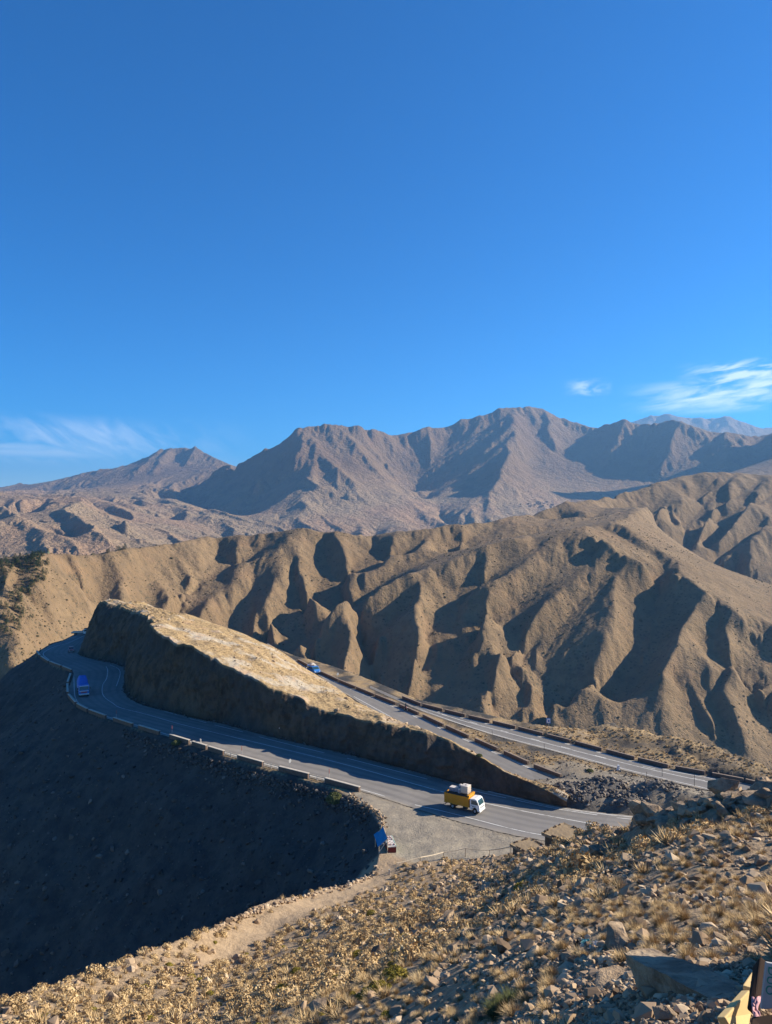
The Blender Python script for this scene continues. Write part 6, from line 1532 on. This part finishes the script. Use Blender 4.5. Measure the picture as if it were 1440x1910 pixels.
for k in range(215):
    s_ = rng.random(); off = rng.normal(-.55, 1.0); heap(s_, off, rng.lognormal(-1.15, .45), 'loose angular rock heaped on the outcrop at right', 'loose rocks heaped on the outcrop', k, (1, rng.uniform(.6, 1), rng.uniform(.5, .9)), rng.uniform(.2, 1.6) if abs(off) < .8 else .4)
for k in range(70):
    a = rng.uniform(880, 1440); b = rng.uniform(1570, 1830)
    if a < 1000 and b < 1610: continue
    boulder(a, b, rng.lognormal(2.6, .35), 'medium sized angular rock lying loose on the rubble slope', 'loose rocks on the rubble slope', k, (1, rng.uniform(.6, 1), rng.uniform(.45, .9)), .2)
# stones edging the brow and the lay-by
edge = []
BE = [(704, 1614), (690, 1632), (665, 1642), (640, 1651), (600, 1662), (560, 1673), (520, 1683), (480, 1696), (440, 1712), (400, 1732)]
for k in range(260):
    f_ = rng.uniform(0, len(BE) - 1.01); i = int(f_); a = BE[i][0] + (BE[i + 1][0] - BE[i][0]) * (f_ - i) + rng.normal(0, 3); b = BE[i][1] + (BE[i + 1][1] - BE[i][1]) * (f_ - i) + abs(rng.normal(0, 4))
    p = GZ.at_px(a, b); s = rng.uniform(.10, .32); edge.append((p[0], p[1], p[2] + s * .3, s, .4))
for k in range(520):
    BL = [(652, 1485), (677, 1502), (699, 1516), (713, 1534), (716, 1560)]
    f_ = rng.uniform(0, len(BL) - 1.01); i = int(f_); a = BL[i][0] + (BL[i + 1][0] - BL[i][0]) * (f_ - i); b = BL[i][1] + (BL[i + 1][1] - BL[i][1]) * (f_ - i)
    x, y, _ = PG(a, b); x += rng.normal(0, .25); y += rng.normal(0, .2); s = rng.uniform(.12, .34); edge.append((x, y, rng.uniform(-1.2, .75), s, .4))
scatter_mesh('edge_stones', RS, edge, M['rubble'], 5, 0.3)
# litter of stones on the shaded bank, the spoil between the roads and the verge
bank = []
for k in range(11000):
    u, D = rng.uniform(-.56, 0.0), math.exp(rng.uniform(math.log(75), math.log(260))); x, y = u * D, D; z = GZ(x, y)
    if z > -.4: continue
    s = min(0.8, rng.lognormal(-1.75, .6)); bank.append((x, y, z + s * .15, s, .4))
for k in range(900):
    a = rng.uniform(230, 690); b = np.interp(a, [230, 300, 440, 610, 690], [1360, 1384, 1430, 1478, 1510]) + abs(rng.normal(0, 14)); p = GZ.at_px(a, b); s = rng.uniform(.12, .5); bank.append((p[0], p[1], p[2] + s * .2, s, .4))
M['scree'] = var_mat('scree_stone', [(0.03, 0.027, 0.025), (0.10, 0.083, 0.07), (0.21, 0.17, 0.135)])
scatter_mesh('scree', RS, bank, M['scree'], 6, 0.22)
spl = []
for k in range(4200):
    a, b = rng.uniform(880, 1420), rng.uniform(1405, 1515); x, y, _ = PG(a, b)
    j = int(round((x / y - fn.s[0]) / fn.ds)); i = int(round((math.log(y) - fn.t[0]) / fn.dt))
    if fn.rd[i, j] < .5 or fn.rin[i, j]: continue
    sp_ = spoil[i, j]
    if sp_ > .3 or rng.random() < .35: s = rng.uniform(.08, .3) if sp_ < .3 else rng.uniform(.15, .5); spl.append((x, y, GZ(x, y) + s * .2, s, .4))
M['spoil'] = var_mat('dark_spoil', [(0.06, 0.052, 0.046), (0.16, 0.135, 0.11), (0.32, 0.26, 0.20)])
scatter_mesh('spoil_stones', RS, spl, M['spoil'], 7, 0.22)
# broken rock at the foot of the cutting
tal, tal2 = [], []
for k in range(1500):
    j = rng.integers(60, CUTV.shape[1] - 60); p = CUTV[0, j]; c = CUTV[45, j]; dv = np.array([p[0] - c[0], p[1] - c[1]]); l = np.hypot(*dv) + 1e-6
    o_ = abs(rng.normal(0, .5)) - .25; s = min(.55, rng.lognormal(-1.75, .55)) * (1 if o_ < .5 else .5); tal.append((p[0] + dv[0] / l * o_, p[1] + dv[1] / l * o_, max(0, .25 - o_ * .5) + s * .15, s, .4))
for k in range(900):
    i, j = rng.integers(48, 104), rng.integers(0, CUTV.shape[1]); p = CUTV[i, j]; s = min(.7, rng.lognormal(-1.9, .6)); tal2.append((p[0], p[1], p[2] + s * .15, s, .4))
scatter_mesh('loose_stones', RS, tal2, M['rubble'], 17, 0.25)
scatter_mesh('fallen_rock', RS, tal, M['scree'], 16, 0.2)
# dry grass on the spur top, the verges and the rise beyond the far wall
vt = []
rows = CUTV[46:46 + 60]; nr, nc = rows.shape[:2]
for k in range(3600):
    i, j = rng.integers(7, nr), rng.integers(0, nc); p = rows[i, j]
    if fieldn(p[0], p[1], 12, 331) > -0.25: vt.append((p[0], p[1], p[2], rng.uniform(.35, .75), .1))
for k in range(4200):
    a, b = rng.uniform(820, 1440), rng.uniform(1360, 1500); x, y, _ = PG(a, b); j = int(round((x / y - fn.s[0]) / fn.ds)); i = int(round((math.log(y) - fn.t[0]) / fn.dt))
    if fn.rd[i, j] < .8 or fn.rin[i, j] or spoil[i, j] > .2 or strawm[i, j] < .35: continue
    vt.append((x, y, GZ(x, y), rng.uniform(.5, 1.2), .1))
scatter_mesh('dry_grass', TS_far, vt, M['straw'], 8, 0.14)

# ------------------------------------------------------------------ hillside scrub, conifers, far village
GH = Ground(fh, zh); GM = Ground(fm, zm)
BS = [cushion_shape(450 + k, 16, 0.5, 0.42, 0.28) for k in range(4)]
sc = []
for k in range(26000):
    u = rng.uniform(-.56, .56); D = math.exp(rng.uniform(math.log(480), math.log(1250))); x, y = u * D, D; ppx = 720 + u * F
    dens = 0.6 if ppx < 720 else 0.42
    if rng.random() > dens * (0.75 + 1.3 * fieldn(x, y, 60, 341)): continue
    sc.append((x, y, GH(x, y) - .1, rng.lognormal(0.0, .38), 0))
scatter_mesh('hill_scrub', BS, sc, M['scrub'], 9, 0.2)
def conifer(seed):
    rg = random.Random(seed); V, Fc, A = [], [], []
    for k in range(520):
        f_ = rg.random() ** .8; a = rg.uniform(0, 6.28); rad = (1 - f_) ** .7 * 1.9 * (0.8 + .35 * mnoise.noise((a * 1.2, f_ * 5, seed))) * math.sqrt(rg.uniform(.25, 1)); z = .4 + f_ * 3.7
        p = Vector((rad * math.cos(a), rad * math.sin(a), z)); d = Vector((math.cos(a), math.sin(a), rg.uniform(-.3, .25))) * rg.uniform(.2, .42); s = Vector((-d.y, d.x, rg.uniform(-.1, .1))) * .5; i0 = len(V); v_ = rg.random()
        V += [p - s, p + s, p + d]; Fc.append((i0, i0 + 1, i0 + 2)); A += [v_] * 3
    return np.array([v[:] for v in V]), np.array(Fc), np.array(A)
CM = [shape_mesh('crown', *s_[:2], M['needle'], s_[2]) for s_ in [conifer(600 + k) for k in range(4)]]
tk = MB().cyl((0, 0, -.5), (0, 0, 3.2), .16, .05, n=6).build('trunk', M['bark']); tkm = tk.data; bpy.data.objects.remove(tk)
TREES = []
for k in range(420):
    if len(TREES) >= 210: break
    q = rng.random()
    if q < .45: a = rng.uniform(0, 92); b = np.interp(a, [0, 92], [1048, 1028]) + abs(rng.normal(0, 16)) + 2
    elif q < .62: a = rng.uniform(195, 282); b = np.interp(a, [195, 235, 282], [1031, 1020, 1010]) + abs(rng.normal(0, 2)) + 0.6
    elif q < .82: a = rng.uniform(20, 88); b = 1125 - (a - 20) * .85 + rng.normal(0, 9)
    else: a = rng.uniform(0, 62); b = 1160 + rng.normal(0, 14) - (a * .2)
    TREES.append((a, b))
for k, (a, b) in enumerate(TREES):
    p = GH.at_px(a, b, 300, 1700)
    if p[1] > 1200: continue
    s = rng.uniform(.8, 1.6); t = empty('conifer', (p[0], p[1], p[2] - .2), rng.uniform(0, 6.28)); t.scale = (s, s, s)
    tag(t, 'small dark conifer in the plantation on the left hillside' if a < 150 else 'small dark conifer in the row on the crest behind the cliff', 'conifer', 'conifers on the left hillside' if a < 150 else 'conifers along the crest behind the cliff')
    for nm, me in (('crown', CM[k % 4]), ('trunk', tkm)): c = bpy.data.objects.new(nm, me); COL.objects.link(c); c.parent = t
M['adobe'] = plain('adobe', (0.42, 0.30, 0.22), 0.95, 0.1, 0.15, .2)
for k in range(16):
    a, b = rng.uniform(968, 1036), rng.uniform(936, 947); p = GM.at_px(a, b, 2600, 6000); w, d_, h = rng.uniform(7, 14), rng.uniform(7, 12), rng.uniform(4, 8)
    t = tag(empty('adobe_house', (p[0], p[1], p[2] - 1), rng.uniform(0, 3)), 'tiny flat roofed adobe house in the far village below the shaded mountain', 'house', 'houses of the far village')
    MB().box((0, 0, h / 2), (w, d_, h)).build('wall', M['adobe'], t); MB().box((0, 0, h + .25), (w + .6, d_ + .6, .5)).build('roof', M['mud'], t); MB().box((0, -d_ / 2 - .03, h * .5), (w * .5, .06, 1.2)).build('window', M['dark'], t)

# ------------------------------------------------------------------ the slab, rubbish, painted block and board at lower right
def slab():
    A, B, C, D_ = [Vector(P3(*p)) for p in ((1164, 1776, 9.0), (1216, 1764, 9.5), (1382, 1832, 7.55), (1362, 1880, 6.8))]
    n, m = 34, 16; V, Fc = [], []; th = 0.30
    for i in range(n):
        for j in range(m):
            u, v = i / (n - 1), j / (m - 1); e = max(abs(u * 2 - 1), abs(v * 2 - 1))
            p = (A.lerp(D_, u)).lerp(B.lerp(C, u), v); w = mnoise.noise((u * 4, v * 2, 1)) * .6 + mnoise.noise((u * 11, v * 5, 2)) * .3
            if e > .99: p = p + (p - (A + B + C + D_) / 4).normalized() * .05 * w
            V.append((p.x, p.y, p.z + .025 * w + .012 * math.floor(3 * mnoise.noise((u * 2.2, v * 1.4, 7)))))
    for i in range(n - 1):
        for j in range(m - 1): Fc.append((i * m + j, (i + 1) * m + j, (i + 1) * m + j + 1, i * m + j + 1))
    cen = (A + B + C + D_) / 4
    ring = [i * m for i in range(n)] + [(n - 1) * m + j for j in range(1, m)] + [i * m + m - 1 for i in range(n - 2, -1, -1)] + [j for j in range(m - 2, 0, -1)]
    prev = ring
    for q in range(1, 5):
        cur = []
        for r_ in ring:
            x, y, z = V[r_]; x += (cen.x - x) * .06 * q; y += (cen.y - y) * .06 * q; k = .02 * mnoise.noise((x * 6, y * 6, q * 1.7)); cur.append(len(V)); V.append((x + k, y + k, z - th * q / 4))
        for i in range(len(ring)): Fc.append((prev[i], prev[(i + 1) % len(ring)], cur[(i + 1) % len(ring)], cur[i]))
        prev = cur
    Fc.append(tuple(prev[::-1]))
    o = MB().add(V, Fc).build('stone_slab', M['slab'], None); tag(o, 'long flat stone slab lying tilted near the lower right corner', 'stone slab')
slab()
# unseen stone wall, added right of the picture to shade the slab
def shade_wall():
    rg = random.Random(12); m = MB(); ang = math.atan2(2.6, -0.35)
    for q in range(7):
        for k in range(12):
            a = (k + .5 * (q % 2)) / 12; c = Vector((5.75, 7.5, 0)).lerp(Vector((5.95, 9.6, 0)), a)
            z = GZ(5.9, 9.2) - .25 + q * .33; m.box((c.x + rg.uniform(-.04, .04), c.y, z + .15), (.5, .27, .29), rz=rg.uniform(-.15, .15))
    o = m.build('added_shade_wall', M['drystone'], None, bevel=.03); tag(o, 'unseen stone wall added beyond the right edge to shade the slab', 'wall')
shade_wall()
M['ochre'] = plain('ochre_plaster', (0.60, 0.43, 0.20), 0.9, 0.1, 0.18, 7); M['board'] = plain('whitewashed_board', (0.36, 0.35, 0.33), 0.8, 0.15, 0.12, 5); M['brown'] = plain('dark_brown_wood', (0.055, 0.035, 0.025), 0.9, 0.1, 0.3, 8); M['greenpaint'] = plain('green_lettering', (0.05, 0.22, 0.16), 0.8, 0.1, 0.25, 20)
M['scarfpink'] = plain('pink_cloth', (0.50, 0.27, 0.28), 0.9, 0.1, 0.7, 26); M['teal'] = plain('teal_plastic', (0.25, 0.52, 0.47), 0.6, 0.3, 0.5, 9)
def corner():
    def quad_block(name, pts, thick, mat, label, cat, bev=.01):   # a block whose visible face passes through four seen points
        P = [Vector(P3(*p)) for p in pts]; nn = (P[1] - P[0]).cross(P[3] - P[0]).normalized()
        if nn.y < 0: nn = -nn
        o0 = P[3]; V = [p - o0 for p in P] + [p + nn * thick - o0 for p in P]
        o = MB().add(V, [(0, 1, 2, 3), (7, 6, 5, 4), (0, 4, 5, 1), (1, 5, 6, 2), (2, 6, 7, 3), (3, 7, 4, 0)]).build(name, mat, None, bevel=bev); o.location = o0
        return tag(o, label, cat), P, nn
    quad_block('ochre_block', [(1352, 1897, 5.6), (1398, 1846, 6.05), (1401, 1892, 6.0), (1388, 1960, 5.6)], .07, M['ochre'], 'sunlit ochre block at the bottom right corner beside the long slab', 'block')
    quad_block('ochre_block', [(1402, 1842, 6.2), (1418, 1817, 6.6), (1414, 1850, 6.6), (1404, 1880, 6.2)], .07, M['ochre'], 'narrow ochre block behind the pink cloth, farther of the two', 'block')
    quad_block('timber_post', [(1416, 1812, 6.0), (1430, 1793, 6.0), (1419, 1890, 5.7), (1405, 1893, 5.7)], .06, M['brown'], 'dark upright timber between the ochre blocks and the lettered board', 'timber')
    bo, P, nn = quad_block('painted_board', [(1430, 1795, 5.5), (1490, 1806, 5.5), (1484, 1880, 5.45), (1420, 1882, 5.45)], .025, M['board'], 'whitewashed board with green lettering at the right edge', 'board', .003)
    cu = bpy.data.curves.new('lettering', 'FONT'); cu.body = 'DUO'; cu.size = .085; cu.extrude = .002; cu.space_character = 1.05
    tx = bpy.data.objects.new('lettering', cu); COL.objects.link(tx)
    dg = bpy.context.evaluated_depsgraph_get(); me = bpy.data.meshes.new_from_object(tx.evaluated_get(dg)); bpy.data.objects.remove(tx)
    me.materials.append(M['greenpaint']); lt = bpy.data.objects.new('lettering', me); COL.objects.link(lt); lt.parent = bo
    up = (P[0] - P[3]).normalized(); rt = (P[1] - P[0]).normalized(); nf = -nn
    # the letters run down the board
    xa = -up; ya = nf.cross(xa).normalized()
    mt = Matrix((xa, ya, nf)).transposed().to_4x4(); loc = P[0] + rt * .015 - up * .02 + nf * .004 - bo.location - ya * 0.0
    if ya.dot(rt) < 0: loc = loc + rt * .065
    mt.translation = loc; lt.matrix_local = mt
    quad_block('timber_box', [(1402, 1896, 5.4), (1500, 1884, 5.4), (1500, 1990, 5.0), (1388, 1990, 5.0)], .3, M['brown'], 'dark brown wooden box at the very corner under the lettered board', 'box')
    # scarf: a strip of cloth hanging in folds over the block edge
    V, Fc = [], []; n, m = 30, 7; T0 = Vector(P3(1405, 1834, 5.95)); T1 = Vector(P3(1409, 1904, 5.5))
    for i in range(n):
        for j in range(m):
            u, v = i / (n - 1), j / (m - 1) - .5; w = .075 * (1 - .55 * u) * (1 + .3 * math.sin(u * 9)); c = T0.lerp(T1, u)
            V.append((c.x + v * w + .012 * math.sin(u * 8), c.y - .03 + .02 * math.sin(v * 16 + u * 7), c.z + (.02 if i == 0 else 0) + .006 * math.sin(v * 11 + u * 20)))
    for i in range(n - 1):
        for j in range(m - 1): Fc.append((i * m + j, (i + 1) * m + j, (i + 1) * m + j + 1, i * m + j + 1))
    o = MB().add(V, Fc).build('scarf', M['scarfpink'], None, smooth=True); sd = o.modifiers.new('thick', 'SOLIDIFY'); sd.thickness = .006; tag(o, 'pink and white cloth strip hanging between the ochre blocks', 'cloth')
    rg = random.Random(9)
    for k, (a, b, lab, mt_) in enumerate([(1094, 1764, 'crumpled teal plastic rubbish left of the pointed boulder', 'teal'), (1112, 1768, 'crumpled white plastic rubbish touching the pointed boulder', 'plastic'), (1083, 1766, 'crumpled dark rubbish at the left end of the litter pile', 'dark')]):
        p = GZ.at_px(a, b); V, Fc = cushion_shape(700 + k, 60, .11, .10, .05)[:2]; me = shape_mesh('rubbish', V, Fc, M[mt_]); o = bpy.data.objects.new('rubbish', me); COL.objects.link(o); o.location = p; tag(o, lab, 'rubbish')
corner()
